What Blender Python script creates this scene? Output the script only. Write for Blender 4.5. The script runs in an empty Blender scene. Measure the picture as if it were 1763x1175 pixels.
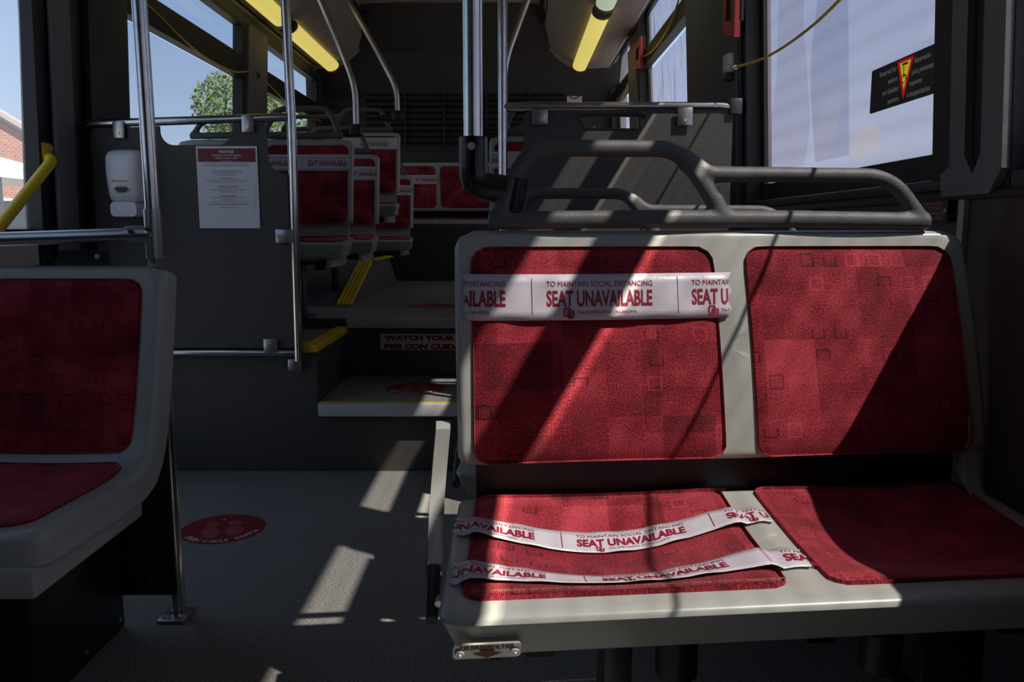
import bpy, bmesh, math, random
from mathutils import Vector, Matrix
PI = math.pi
random.seed(7)
sc = bpy.context.scene
COL = sc.collection

# ------------------------------------------------------------------ camera, sky, sun, exposure
cam = bpy.data.cameras.new('camera'); cam.sensor_width = 36; cam.lens = 1410/1763*36; cam.clip_start = .02
camo = bpy.data.objects.new('camera', cam); COL.objects.link(camo)
camo.location = (0, 0, .93); camo.rotation_euler = (math.radians(90-7.774), 0, 0)
sc.camera = camo
sc.view_settings.view_transform = 'Standard'; sc.view_settings.look = 'None'
sc.view_settings.exposure = 0.0; sc.view_settings.gamma = 1; sc.view_settings.use_curve_mapping = False
sc.cycles.use_denoising = True
sc.cycles.max_bounces = 10; sc.cycles.diffuse_bounces = 5; sc.cycles.transparent_max_bounces = 16
sc.cycles.caustics_reflective = False; sc.cycles.caustics_refractive = False
sc.cycles.sample_clamp_indirect = 4
SUN_DIR = Vector((-1, .68, -1.65))
sun = bpy.data.lights.new('sun', 'SUN'); sun.energy = 11.0; sun.color = (1, .93, .79); sun.angle = math.radians(.55)
suno = bpy.data.objects.new('sun', sun); COL.objects.link(suno)
suno.rotation_euler = SUN_DIR.to_track_quat('-Z', 'Y').to_euler(); suno.location = (6, -4, 8)
W = bpy.data.worlds.new('sky'); sc.world = W; W.use_nodes = True
nt = W.node_tree; nt.nodes.clear()
o_ = nt.nodes.new('ShaderNodeOutputWorld'); b_ = nt.nodes.new('ShaderNodeBackground')
tc = nt.nodes.new('ShaderNodeTexCoord'); sp = nt.nodes.new('ShaderNodeSeparateXYZ'); rp = nt.nodes.new('ShaderNodeValToRGB')
nt.links.new(tc.outputs['Generated'], sp.inputs[0]); nt.links.new(sp.outputs['Z'], rp.inputs[0])
nt.links.new(rp.outputs[0], b_.inputs[0]); nt.links.new(b_.outputs[0], o_.inputs[0])
cr = rp.color_ramp
cr.elements[0].position = 0; cr.elements[0].color = (.50, .60, .72, 1)
cr.elements[1].position = 1; cr.elements[1].color = (.16, .25, .46, 1)
e = cr.elements.new(.22); e.color = (.27, .38, .58, 1)
b_.inputs[1].default_value = 1.6

# ------------------------------------------------------------------ materials
MATS = {}
def mat(name, col, rough=.5, metal=0, spec=.5, noise=None, bump=None, emit=None):
    if name in MATS: return MATS[name]
    m = bpy.data.materials.new(name); m.use_nodes = True; t = m.node_tree
    p = t.nodes['Principled BSDF']
    p.inputs['Base Color'].default_value = (*col, 1); p.inputs['Roughness'].default_value = rough
    p.inputs['Metallic'].default_value = metal; p.inputs['Specular IOR Level'].default_value = spec
    if emit:
        p.inputs['Emission Color'].default_value = (*emit[0], 1); p.inputs['Emission Strength'].default_value = emit[1]
    c = t.nodes.new('ShaderNodeTexCoord')
    if noise:
        sc_, amt = noise
        n = t.nodes.new('ShaderNodeTexNoise'); n.inputs['Scale'].default_value = sc_; n.inputs['Detail'].default_value = 4
        t.links.new(c.outputs['Object'], n.inputs['Vector'])
        r = t.nodes.new('ShaderNodeValToRGB')
        r.color_ramp.elements[0].position = .3; r.color_ramp.elements[1].position = .7
        r.color_ramp.elements[0].color = tuple(x*(1-amt) for x in col)+(1,)
        r.color_ramp.elements[1].color = tuple(min(1, x*(1+amt)) for x in col)+(1,)
        t.links.new(n.outputs['Fac'], r.inputs[0]); t.links.new(r.outputs[0], p.inputs['Base Color'])
    if bump:
        n2 = t.nodes.new('ShaderNodeTexNoise'); n2.inputs['Scale'].default_value = bump[0]
        t.links.new(c.outputs['Object'], n2.inputs['Vector'])
        bp = t.nodes.new('ShaderNodeBump'); bp.inputs['Strength'].default_value = bump[1]; bp.inputs['Distance'].default_value = .002
        t.links.new(n2.outputs['Fac'], bp.inputs['Height']); t.links.new(bp.outputs[0], p.inputs['Normal'])
    MATS[name] = m; return m

def fabric_mat():
    m = bpy.data.materials.new('red_moquette'); m.use_nodes = True; t = m.node_tree; N = t.nodes; Lk = t.links.new
    p = N['Principled BSDF']; p.inputs['Roughness'].default_value = .85; p.inputs['Specular IOR Level'].default_value = .25
    p.inputs['Sheen Weight'].default_value = .4; p.inputs['Sheen Tint'].default_value = (1, .35, .4, 1)
    uv = N.new('ShaderNodeUVMap')
    def math_(op, a, b=None):
        n = N.new('ShaderNodeMath'); n.operation = op
        for i, x in enumerate((a, b)):
            if x is None: continue
            if isinstance(x, (int, float)): n.inputs[i].default_value = x
            else: Lk(x, n.inputs[i])
        return n.outputs[0]
    def mapped(sx, sy, ox=0, oy=0):
        n = N.new('ShaderNodeMapping'); Lk(uv.outputs[0], n.inputs[0])
        n.inputs['Scale'].default_value = (sx, sy, 1); n.inputs['Location'].default_value = (ox, oy, 0); return n.outputs[0]
    def cells(sx, sy, ox, oy):            # random value per rectangular cell
        n = N.new('ShaderNodeTexWhiteNoise'); n.noise_dimensions = '2D'
        f = N.new('ShaderNodeVectorMath'); f.operation = 'FLOOR'; Lk(mapped(sx, sy, ox, oy), f.inputs[0]); Lk(f.outputs[0], n.inputs['Vector'])
        return n.outputs['Value']
    a = cells(11, 8, .3, .1); b = cells(7.5, 13, .7, .4); c = cells(23, 19, .2, .9)
    patch = math_('ADD', math_('MULTIPLY', a, .45), math_('ADD', math_('MULTIPLY', b, .4), math_('MULTIPLY', c, .15)))
    # small square outlines in some cells
    s = 24
    jn = N.new('ShaderNodeTexWhiteNoise'); jn.noise_dimensions = '1D'     # every row of squares is shifted by its own amount
    rowi = N.new('ShaderNodeSeparateXYZ'); Lk(mapped(s, s, .5, .5), rowi.inputs[0]); Lk(math_('FLOOR', rowi.outputs[1]), jn.inputs['W'])
    cmb = N.new('ShaderNodeCombineXYZ'); Lk(math_('ADD', rowi.outputs[0], math_('MULTIPLY', jn.outputs['Value'], 7.3)), cmb.inputs[0]); Lk(rowi.outputs[1], cmb.inputs[1])
    fr = N.new('ShaderNodeVectorMath'); fr.operation = 'FRACTION'; Lk(cmb.outputs[0], fr.inputs[0])
    sx = N.new('ShaderNodeSeparateXYZ'); Lk(fr.outputs[0], sx.inputs[0])
    dx = math_('ABSOLUTE', math_('SUBTRACT', sx.outputs[0], .5)); dy = math_('ABSOLUTE', math_('SUBTRACT', sx.outputs[1], .5))
    mx = math_('MAXIMUM', dx, dy)
    ring = math_('MULTIPLY', math_('GREATER_THAN', mx, .22), math_('LESS_THAN', mx, .30))
    fl = N.new('ShaderNodeTexWhiteNoise'); fl.noise_dimensions = '2D'
    f2 = N.new('ShaderNodeVectorMath'); f2.operation = 'FLOOR'; Lk(cmb.outputs[0], f2.inputs[0]); Lk(f2.outputs[0], fl.inputs['Vector'])
    dark = math_('MULTIPLY', ring, math_('GREATER_THAN', fl.outputs['Value'], .87))
    lite = math_('MULTIPLY', ring, math_('LESS_THAN', fl.outputs['Value'], .08))
    half = math_('GREATER_THAN', math_('ADD', math_('MULTIPLY', sx.outputs[0], math_('SUBTRACT', fl.outputs['Value'], .93)), math_('MULTIPLY', math_('SUBTRACT', sx.outputs[1], .5), math_('SINE', math_('MULTIPLY', fl.outputs['Value'], 900)))), -.06)
    dark = math_('MULTIPLY', dark, half)
    nz = N.new('ShaderNodeTexNoise'); nz.inputs['Scale'].default_value = 14; nz.inputs['Detail'].default_value = 6; Lk(uv.outputs[0], nz.inputs['Vector'])
    fine = N.new('ShaderNodeTexNoise'); fine.inputs['Scale'].default_value = 330; fine.inputs['Detail'].default_value = 2; Lk(uv.outputs[0], fine.inputs['Vector'])
    wv = N.new('ShaderNodeTexWave'); wv.inputs['Scale'].default_value = 90; wv.inputs['Distortion'].default_value = 2; wv.bands_direction = 'X'; Lk(uv.outputs[0], wv.inputs['Vector'])
    wy = N.new('ShaderNodeTexWave'); wy.inputs['Scale'].default_value = 90; wy.inputs['Distortion'].default_value = 2; wy.bands_direction = 'Y'; Lk(uv.outputs[0], wy.inputs['Vector'])
    weave = math_('ADD', math_('MULTIPLY', math_('ADD', wv.outputs['Fac'], wy.outputs['Fac']), .09), math_('MULTIPLY', fine.outputs['Fac'], 1.0))
    v = math_('ADD', math_('MULTIPLY', patch, .42), math_('ADD', math_('MULTIPLY', nz.outputs['Fac'], .62), weave))
    v = math_('ADD', v, math_('ADD', math_('MULTIPLY', lite, .15), math_('MULTIPLY', dark, -.20)))
    r = N.new('ShaderNodeValToRGB'); e = r.color_ramp.elements
    e[0].position = .50; e[0].color = (.035, .0025, .004, 1); e[1].position = 1.35; e[1].color = (.50, .055, .078, 1)
    e[1].position = 1.0
    k = e.new(.7); k.color = (.205, .008, .017, 1)
    sc_ = math_('SUBTRACT', math_('MULTIPLY', v, .80), .135)
    Lk(sc_, r.inputs[0]); Lk(r.outputs[0], p.inputs['Base Color'])
    bp = N.new('ShaderNodeBump'); bp.inputs['Strength'].default_value = .5; bp.inputs['Distance'].default_value = .001
    Lk(weave, bp.inputs['Height']); Lk(bp.outputs[0], p.inputs['Normal'])
    return m
FABRIC = fabric_mat()

def glass_mat(name, tint, haze=0, hazecol=(.8, .8, .85), streak=0, dots=0):
    m = bpy.data.materials.new(name); m.use_nodes = True; t = m.node_tree; N = t.nodes; Lk = t.links.new
    N.clear(); out = N.new('ShaderNodeOutputMaterial')
    tr = N.new('ShaderNodeBsdfTransparent'); tr.inputs[0].default_value = (*tint, 1)
    cur = tr.outputs[0]; c = N.new('ShaderNodeTexCoord')
    if streak:
        mp = N.new('ShaderNodeMapping'); mp.inputs['Scale'].default_value = (1, 16, 3.2); mp.inputs['Rotation'].default_value = (.25, 0, 0); Lk(c.outputs['Object'], mp.inputs[0])
        n = N.new('ShaderNodeTexNoise'); n.inputs['Scale'].default_value = 1.3; n.inputs['Detail'].default_value = 1; n.inputs['Distortion'].default_value = .8; Lk(mp.outputs[0], n.inputs['Vector'])
        r = N.new('ShaderNodeValToRGB'); r.color_ramp.elements[0].position = .56; r.color_ramp.elements[0].color = (*tint, 1)
        r.color_ramp.elements[1].position = .62; r.color_ramp.elements[1].color = tuple(x*(1-streak) for x in tint)+(1,)
        Lk(n.outputs['Fac'], r.inputs[0]); Lk(r.outputs[0], tr.inputs[0])
    if dots:
        v = N.new('ShaderNodeTexVoronoi'); v.inputs['Scale'].default_value = 260; v.inputs['Randomness'].default_value = 0; Lk(c.outputs['Object'], v.inputs['Vector'])
        r = N.new('ShaderNodeValToRGB'); r.color_ramp.elements[0].position = .35; r.color_ramp.elements[0].color = (*tint, 1)
        r.color_ramp.elements[1].position = .55; r.color_ramp.elements[1].color = tuple(x*(1-dots) for x in tint)+(1,)
        Lk(v.outputs['Distance'], r.inputs[0]); Lk(r.outputs[0], tr.inputs[0])
    if haze:
        tl = N.new('ShaderNodeBsdfTranslucent'); tl.inputs[0].default_value = (*hazecol, 1)
        mx = N.new('ShaderNodeMixShader'); mx.inputs[0].default_value = haze; Lk(cur, mx.inputs[1]); Lk(tl.outputs[0], mx.inputs[2]); cur = mx.outputs[0]
    gl = N.new('ShaderNodeBsdfGlossy'); gl.inputs['Roughness'].default_value = .03
    mx = N.new('ShaderNodeMixShader'); mx.inputs[0].default_value = .04; Lk(cur, mx.inputs[1]); Lk(gl.outputs[0], mx.inputs[2])
    Lk(mx.outputs[0], out.inputs[0]); return m

def floor_mat():
    m = mat('speckled_vinyl', (.17, .175, .18), .45)
    t = m.node_tree; N = t.nodes; Lk = t.links.new; p = N['Principled BSDF']; c = N.new('ShaderNodeTexCoord')
    n = N.new('ShaderNodeTexNoise'); n.inputs['Scale'].default_value = 230; n.inputs['Detail'].default_value = 2; Lk(c.outputs['Object'], n.inputs['Vector'])
    r = N.new('ShaderNodeValToRGB'); e = r.color_ramp.elements
    e[0].position = .36; e[0].color = (.115, .114, .106, 1); e[1].position = .68; e[1].color = (.55, .54, .48, 1)
    k = e.new(.46); k.color = (.265, .262, .245, 1); k = e.new(.6); k.color = (.295, .292, .27, 1)
    n2 = N.new('ShaderNodeTexNoise'); n2.inputs['Scale'].default_value = 3; n2.inputs['Detail'].default_value = 5; Lk(c.outputs['Object'], n2.inputs['Vector'])
    mr = N.new('ShaderNodeMapRange'); mr.inputs[3].default_value = .82; mr.inputs[4].default_value = 1.12; Lk(n2.outputs['Fac'], mr.inputs[0])
    mm = N.new('ShaderNodeMixRGB'); mm.blend_type = 'MULTIPLY'; mm.inputs[0].default_value = 1
    Lk(n.outputs['Fac'], r.inputs[0]); Lk(r.outputs[0], mm.inputs[1]); Lk(mr.outputs[0], mm.inputs[2]); Lk(mm.outputs[0], p.inputs['Base Color'])
    return m

def brick_mat():
    m = mat('red_brick', (.3, .12, .08), .9); t = m.node_tree; N = t.nodes; p = N['Principled BSDF']
    b = N.new('ShaderNodeTexBrick'); b.inputs['Color1'].default_value = (.36, .15, .09, 1); b.inputs['Color2'].default_value = (.26, .10, .07, 1)
    b.inputs['Mortar'].default_value = (.45, .38, .32, 1); b.inputs['Scale'].default_value = 3.2
    c = N.new('ShaderNodeTexCoord'); mp = N.new('ShaderNodeMapping'); mp.inputs['Rotation'].default_value = (PI/2, 0, 0)
    t.links.new(c.outputs['Object'], mp.inputs[0]); t.links.new(mp.outputs[0], b.inputs['Vector']); t.links.new(b.outputs[0], p.inputs['Base Color'])
    return m

SHELL = mat('grey_seat_plastic', (.40, .42, .385), .32, noise=(6, .05))
HANDLE = mat('charcoal_plastic', (.095, .100, .098), .5, bump=(500, .4))
BLACK = mat('black_plastic', (.012, .012, .013), .4)
RUBBER = mat('black_rubber', (.010, .010, .011), .55)
PANEL = mat('charcoal_panel', (.064, .062, .059), .6, noise=(300, .18), bump=(400, .2))
WALLM = mat('dark_wall_lining', (.05, .05, .052), .6, noise=(250, .2))
TRIMM = mat('grey_pillar_trim', (.15, .15, .155), .55, noise=(200, .15))
RISER = mat('riser_vinyl', (.072, .065, .059), .6, noise=(300, .2))
STEEL = mat('brushed_steel', (.62, .61, .59), .2, 1, noise=(40, .12))
SATIN = mat('satin_steel', (.50, .48, .46), .3, 1)
DARKSTEEL = mat('dark_steel', (.10, .10, .105), .4, .8)
CHROME = mat('chrome', (.70, .70, .70), .25, .45)
YELLOW = mat('safety_yellow', (.80, .56, .02), .45, noise=(80, .12))
NOSING = mat('grey_nosing', (.50, .52, .50), .5)
WHITEP = mat('white_plastic', (.86, .86, .88), .3)
PAPER = mat('white_paper', (.80, .80, .83), .35)
TAPE = mat('white_tape', (.60, .58, .63), .35, bump=(60, .35))
CRIMSON = mat('crimson_ink', (.27, .008, .03), .5)
MAROON = mat('maroon_vinyl', (.26, .02, .035), .5, noise=(30, .2))
PINK = mat('pink_print', (.42, .08, .10), .5)
INKW = mat('white_ink', (.7, .68, .68), .5)
INKG = mat('grey_ink', (.16, .16, .18), .6)
CEIL = mat('ceiling_panel', (.34, .30, .265), .6, noise=(20, .08))
BULK = mat('rear_bulkhead', (.045, .045, .047), .7)
REDP = mat('red_handle_plastic', (.32, .02, .03), .45)
CORDM = mat('yellow_cord', (.55, .40, .03), .5)
BLUEM = mat('brush_blue', (.02, .04, .1), .4)
FLOORM = floor_mat(); BRICK = brick_mat()
LIT = mat('lit_yellow_tube', (.6, .55, .2), .4, emit=((1, .83, .20), .62))
LITW = mat('lit_pale_tube', (.6, .65, .55), .4, emit=((.62, .78, .55), .5))
CLEAR = glass_mat('clear_glass', (.60, .63, .66))
DOORG = glass_mat('door_glass', (.92, .93, .94), .22, (.86, .88, .92))
FILM = glass_mat('film_covered_glass', (.455, .445, .485), .13, (.50, .47, .60), dots=.22)
STREAKED = glass_mat('streaked_film_glass', (.46, .46, .50), .13, (.50, .47, .60), streak=.5)
FILLG = glass_mat('unseen_fill_glass', (.75, .76, .77)); DIMG = glass_mat('unseen_dim_glass', (.05, .052, .055))  # unseen left windows
PRINTD = glass_mat('print_dark', (.80, .80, .85)); PRINTM = glass_mat('print_mid', (.90, .86, .88)); PRINTW = glass_mat('print_white', (.85, .83, .80), .22, (.85, .80, .72)); PRINTL = glass_mat('print_pale', (.95, .95, .95), .12, (.9, .85, .8))

# ------------------------------------------------------------------ mesh helpers
def P3(*a): return Vector(a)
class MB:
    def __init__(s): s.v = []; s.f = []; s.uv = None; s.mi = []; s.cur = 0
    def add(s, vs, fs):
        k = len(s.v); s.v += [Vector(v) for v in vs]; s.f += [tuple(i+k for i in f) for f in fs]; s.mi += [s.cur]*len(fs); return s
    def box(s, x0, x1, y0, y1, z0, z1, M=None, bev=0):
        if bev > 0:
            bm = bmesh.new(); bmesh.ops.create_cube(bm, size=1)
            for v in bm.verts: v.co = Vector(((x0+x1)/2+v.co.x*(x1-x0), (y0+y1)/2+v.co.y*(y1-y0), (z0+z1)/2+v.co.z*(z1-z0)))
            bmesh.ops.bevel(bm, geom=bm.edges[:], offset=bev, segments=2, affect='EDGES', profile=.5)
            bm.verts.ensure_lookup_table(); vs = [v.co.copy() for v in bm.verts]; fs = [[v.index for v in f.verts] for f in bm.faces]; bm.free()
        else:
            vs = [Vector(p) for p in ((x0,y0,z0),(x1,y0,z0),(x1,y1,z0),(x0,y1,z0),(x0,y0,z1),(x1,y0,z1),(x1,y1,z1),(x0,y1,z1))]
            fs = [(0,3,2,1),(4,5,6,7),(0,1,5,4),(1,2,6,5),(2,3,7,6),(3,0,4,7)]
        if M: vs = [M @ v for v in vs]
        return s.add(vs, fs)
    def tube(s, pts, r, n=14, sx=1, sy=1, up=(0, 0, 1), caps=True):
        pts = [Vector(p) for p in pts]; k = len(pts); rings = []
        up = Vector(up); prev = None
        for i, p in enumerate(pts):
            d = (pts[min(i+1, k-1)]-pts[max(i-1, 0)]).normalized()
            a = prev if prev is not None else (up if abs(d.dot(up)) < .95 else Vector((1, 0, 0)))
            a = (a - d*a.dot(d)).normalized(); prev = a; b = d.cross(a)
            rr = r[min(i, len(r)-1)] if isinstance(r, (list, tuple)) else r
            rings.append([p+a*(math.cos(2*PI*j/n)*rr*sx)+b*(math.sin(2*PI*j/n)*rr*sy) for j in range(n)])
        vs = [v for q in rings for v in q]; fs = []
        for i in range(k-1):
            for j in range(n): fs.append((i*n+j, i*n+(j+1) % n, (i+1)*n+(j+1) % n, (i+1)*n+j))
        if caps: fs.append(tuple(range(n-1, -1, -1))); fs.append(tuple(range((k-1)*n, k*n)))
        return s.add(vs, fs)
    def cyl(s, a, b, r, n=18, r2=None): return s.tube([a, b], [r, r if r2 is None else r2], n)
    def prism(s, poly, d, M=None):                 # poly in the xy plane, extruded along z by d
        n = len(poly); vs = [Vector((x, y, 0)) for x, y in poly]+[Vector((x, y, d)) for x, y in poly]
        if M: vs = [M @ v for v in vs]
        fs = [tuple(range(n-1, -1, -1)), tuple(range(n, 2*n))]+[(i, (i+1) % n, n+(i+1) % n, n+i) for i in range(n)]
        return s.add(vs, fs)
    def ring_prism(s, outer, inner, d, M=None):   # same number of points
        n = len(outer); vs = []
        for z in (0, d):
            vs += [Vector((x, y, z)) for x, y in outer]+[Vector((x, y, z)) for x, y in inner]
        if M: vs = [M @ v for v in vs]
        fs = []
        for i in range(n):
            j = (i+1) % n
            fs += [(i, n+i, n+j, j), (2*n+i, 2*n+j, 3*n+j, 3*n+i), (i, j, 2*n+j, 2*n+i), (n+i, 3*n+i, 3*n+j, n+j)]
        return s.add(vs, fs)
    def sphere(s, c, r, n=12, sc_=(1, 1, 1)):
        bm = bmesh.new(); bmesh.ops.create_uvsphere(bm, u_segments=n, v_segments=max(6, n//2), radius=r)
        bm.verts.ensure_lookup_table()
        vs = [Vector(c)+Vector((v.co.x*sc_[0], v.co.y*sc_[1], v.co.z*sc_[2])) for v in bm.verts]; fs = [[v.index for v in f.verts] for f in bm.faces]; bm.free()
        return s.add(vs, fs)
    def warp(s, fn): s.v = [Vector(fn(v)) for v in s.v]; return s
    def build(s, name, m, parent=None, smooth=True, fix=True, ang=35):
        me = bpy.data.meshes.new(name); me.from_pydata([tuple(v) for v in s.v], [], s.f)
        for q in (m if isinstance(m, (list, tuple)) else [m]): me.materials.append(q)
        if any(s.mi): me.polygons.foreach_set('material_index', s.mi)
        if s.uv is not None:
            l = me.uv_layers.new(name='UVMap')
            for lp in me.loops: l.data[lp.index].uv = s.uv[lp.vertex_index]
        if fix:
            bm = bmesh.new(); bm.from_mesh(me); bmesh.ops.recalc_face_normals(bm, faces=bm.faces); bm.to_mesh(me); bm.free()
        if smooth:
            me.shade_smooth()
            try: me.set_sharp_from_angle(angle=math.radians(ang))
            except Exception: pass
        o = bpy.data.objects.new(name, me); COL.objects.link(o)
        if parent: o.parent = parent
        return o

def thing(name, label, cat, loc=(0, 0, 0), rotz=0, group=None):
    o = bpy.data.objects.new(name, None); COL.objects.link(o); o.empty_display_size = .1
    o.location = loc; o.rotation_euler = (0, 0, rotz); o['label'] = label; o['category'] = cat
    if group: o['group'] = group
    return o
def tag(o, label, cat, group=None):
    o['label'] = label; o['category'] = cat
    if group: o['group'] = group
    return o
def struct(o): o['kind'] = 'structure'; return o
def copy_tree(o, label=None, parent=None):
    c = o.copy(); COL.objects.link(c)
    if parent is not None: c.parent = parent
    if label: c['label'] = label
    for ch in list(o.children): copy_tree(ch, None, c)
    return c

def arc(cx, cy, r, a0, a1, n=6): return [(cx+r*math.cos(a0+(a1-a0)*i/n), cy+r*math.sin(a0+(a1-a0)*i/n)) for i in range(n+1)]
def rrect(x0, x1, y0, y1, r, n=5):
    return arc(x1-r, y0+r, r, -PI/2, 0, n)+arc(x1-r, y1-r, r, 0, PI/2, n)+arc(x0+r, y1-r, r, PI/2, PI, n)+arc(x0+r, y0+r, r, PI, 1.5*PI, n)
def smooth_path(pts, n=8):                         # Catmull-Rom
    pts = [Vector(p) for p in pts]; out = []
    for i in range(len(pts)-1):
        p0 = pts[max(i-1, 0)]; p1 = pts[i]; p2 = pts[i+1]; p3 = pts[min(i+2, len(pts)-1)]
        for k in range(n):
            t = k/n
            out.append(.5*((2*p1)+(p2-p0)*t+(2*p0-5*p1+4*p2-p3)*t*t+(3*p1-p0-3*p2+p3)*t*t*t))
    return out+[pts[-1]]
def fillet(pts, r, n=6):                           # polyline with rounded corners
    pts = [Vector(p) for p in pts]; out = [pts[0]]
    for i in range(1, len(pts)-1):
        a, b, c = pts[i-1], pts[i], pts[i+1]
        d = min(r, (a-b).length*.48, (c-b).length*.48)
        p = b+(a-b).normalized()*d; q = b+(c-b).normalized()*d
        for k in range(n+1):
            t = k/n; out.append(p*(1-t)**2+b*2*t*(1-t)+q*t*t)
    return out+[pts[-1]]

def pad(S, u0, u1, v0, v1, r, h=0, edge=(), rings=14, per=16, flip=1, back=None, power=8):
    """rounded rectangle laid on surface S(u,v); h = pillow height, edge = [(outset, offset)], back = depth of a closed rear"""
    mb = MB(); mb.uv = []
    cu, cv, hw, hh = (u0+u1)/2, (v0+v1)/2, (u1-u0)/2, (v1-v0)/2
    def norm(u, v):
        e = 1e-3; n = (S(u+e, v)-S(u-e, v)).cross(S(u, v+e)-S(u, v-e)); return n.normalized()*flip
    sq = []
    for k in range(4):
        for i in range(per):
            t = -1+2*i/per
            sq.append(((t, -1), (1, t), (-t, 1), (-1, -t))[k])
    def bnd(a, b, o):
        w, h_, rr = hw+o, hh+o, (r if not isinstance(r, tuple) else r[0 if b < 0 else 1])+o
        p = Vector((a*w, b*h_)); c = Vector((max(-(w-rr), min(w-rr, p.x)), max(-(h_-rr), min(h_-rr, p.y))))
        d = p-c
        return c+d.normalized()*rr if abs(d.x) > 1e-9 and abs(d.y) > 1e-9 else p
    ringsl = []
    for q in range(1, rings+1):
        m = (q/rings)**.8; ringsl.append((m, 0, h*(1-m**power) if h else 0))
    for o, n in edge: ringsl.append((1, o, n))
    if back is not None:
        o = edge[-1][0] if edge else 0
        for m in (.75, .4): ringsl.append((m, o, back))
    def pt(u, v, off):
        mb.uv.append((u, v)); return S(u, v)+norm(u, v)*off
    vs = [pt(cu, cv, h)]; n = len(sq)
    for m, o, off in ringsl:
        for a, b in sq:
            p = bnd(a, b, o)*m; vs.append(pt(cu+p.x, cv+p.y, off))
    fs = [(0, 1+i, 1+(i+1) % n) for i in range(n)]
    for q in range(len(ringsl)-1):
        for i in range(n):
            j = (i+1) % n; fs.append((1+q*n+i, 1+q*n+j, 1+(q+1)*n+j, 1+(q+1)*n+i))
    if back is not None:
        vs.append(pt(cu, cv, back)); L = len(vs)-1; q = len(ringsl)-1
        fs += [(L, 1+q*n+(i+1) % n, 1+q*n+i) for i in range(n)]
    mb.add(vs, fs); return mb

def txt(body, h, width=None, bold=0, align='CENTER'):
    """flat text in the xy plane: bmesh, cap height about h, squeezed to width"""
    cu = bpy.data.curves.new('t', 'FONT'); cu.body = body; cu.size = h/.73; cu.offset = bold; cu.align_x = 'LEFT'; cu.resolution_u = 3; cu.fill_mode = 'FRONT'
    ob = bpy.data.objects.new('t', cu); COL.objects.link(ob)
    dg = bpy.context.evaluated_depsgraph_get(); dg.update()
    me = bpy.data.meshes.new_from_object(ob.evaluated_get(dg))
    bm = bmesh.new(); bm.from_mesh(me)
    bpy.data.objects.remove(ob); bpy.data.curves.remove(cu); bpy.data.meshes.remove(me)
    xs = [v.co.x for v in bm.verts]; w = max(xs)-min(xs); x0 = min(xs); k = (width/w) if width else 1; W_ = w*k
    sh = {'CENTER': -W_/2, 'LEFT': 0, 'RIGHT': -W_}[align]
    for v in bm.verts: v.co.x = (v.co.x-x0)*k+sh; v.co.z = 0
    return bm
def add_txt(mb, fn, body, h, width=None, bold=0, align='CENTER', at=(0, 0), clip=None):
    bm = txt(body, h, width, bold, align)
    for v in bm.verts: v.co.x += at[0]; v.co.y += at[1]
    if clip:
        for x, s in ((clip[0], -1), (clip[1], 1)):
            bmesh.ops.bisect_plane(bm, geom=bm.verts[:]+bm.edges[:]+bm.faces[:], plane_co=(x, 0, 0), plane_no=(s, 0, 0), clear_outer=True)
    bm.verts.index_update(); bm.verts.ensure_lookup_table()
    mb.add([fn(v.co.x, v.co.y) for v in bm.verts], [[v.index for v in f.verts] for f in bm.faces]); bm.free()
def add_poly(mb, fn, pts): mb.add([fn(x, y) for x, y in pts], [tuple(range(len(pts)))])
def add_strip(mb, fn, x0, x1, y0, y1, n=1):
    vs = []; 
    for i in range(n+1):
        x = x0+(x1-x0)*i/n; vs += [fn(x, y0), fn(x, y1)]
    mb.add(vs, [(2*i, 2*i+2, 2*i+3, 2*i+1) for i in range(n)])
def plane_fn(o, ex, ey):
    o, ex, ey = Vector(o), Vector(ex), Vector(ey)
    return lambda x, y: o+ex*x+ey*y
def add_ring(mb, fn, outer, inner):
    n = len(outer); mb.add([fn(*p) for p in outer]+[fn(*p) for p in inner], [(i, (i+1) % n, n+(i+1) % n, n+i) for i in range(n)])

LEAN = .05
def leanL(v): return Vector((v.x+LEAN*max(0, v.z-1.0), v.y, v.z))
def leanR(v): return Vector((v.x-LEAN*max(0, v.z-1.0), v.y, v.z))

# ================================================================== SETTING
XL, XR = -1.60, .86
fl = MB(); fl.box(-1.68, .95, -4, 3.08, -.06, 0); struct(fl.build('floor', FLOORM, smooth=False))
# raised rear floor with its riser faces, wheel boxes and the step well
pf = MB()
pf.box(-1.68, -.745, 3.08, 3.66, 0, .485); pf.box(.045, .95, 2.64, 3.66, 0, .485); pf.box(-.06, .045, 2.64, 3.03, 0, .485)  # right box run forward, unseen, to block sun on the aisle floor
pf.box(-.745, .045, 3.08, 3.66, 0, .225)
pf.box(-1.68, .95, 3.66, 7.0, 0, .53)
struct(pf.build('floor_riser', RISER, smooth=False))
tp = MB(); tp.box(-1.67, -.745, 3.085, 3.66, .485, .488); tp.box(.045, .94, 3.085, 3.66, .485, .488)
tp.box(-.74, .04, 3.06, 3.655, .225, .272); tp.box(-1.67, .94, 3.67, 6.35, .53, .533)
struct(tp.build('floor_rear', FLOORM, smooth=False))
nz = MB(); nz.box(-.735, .04, 3.035, 3.065, .226, .274, bev=.004); struct(nz.build('trim_1', NOSING))
nz = MB(); nz.box(-.735, .04, 3.066, 3.082, .2725, .2745); struct(nz.build('trim_2', YELLOW))
nz = MB(); nz.box(-.74, .04, 3.635, 3.67, .492, .534, bev=.004); struct(nz.build('trim_3', NOSING))
nz = MB(); nz.box(-.79, -.735, 3.06, 3.66, .468, .496, bev=.004)
for i in range(4): nz.box(-.785+i*.012, -.779+i*.012, 3.06, 3.66, .496, .4985)
struct(nz.build('trim_4', YELLOW))
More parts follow.
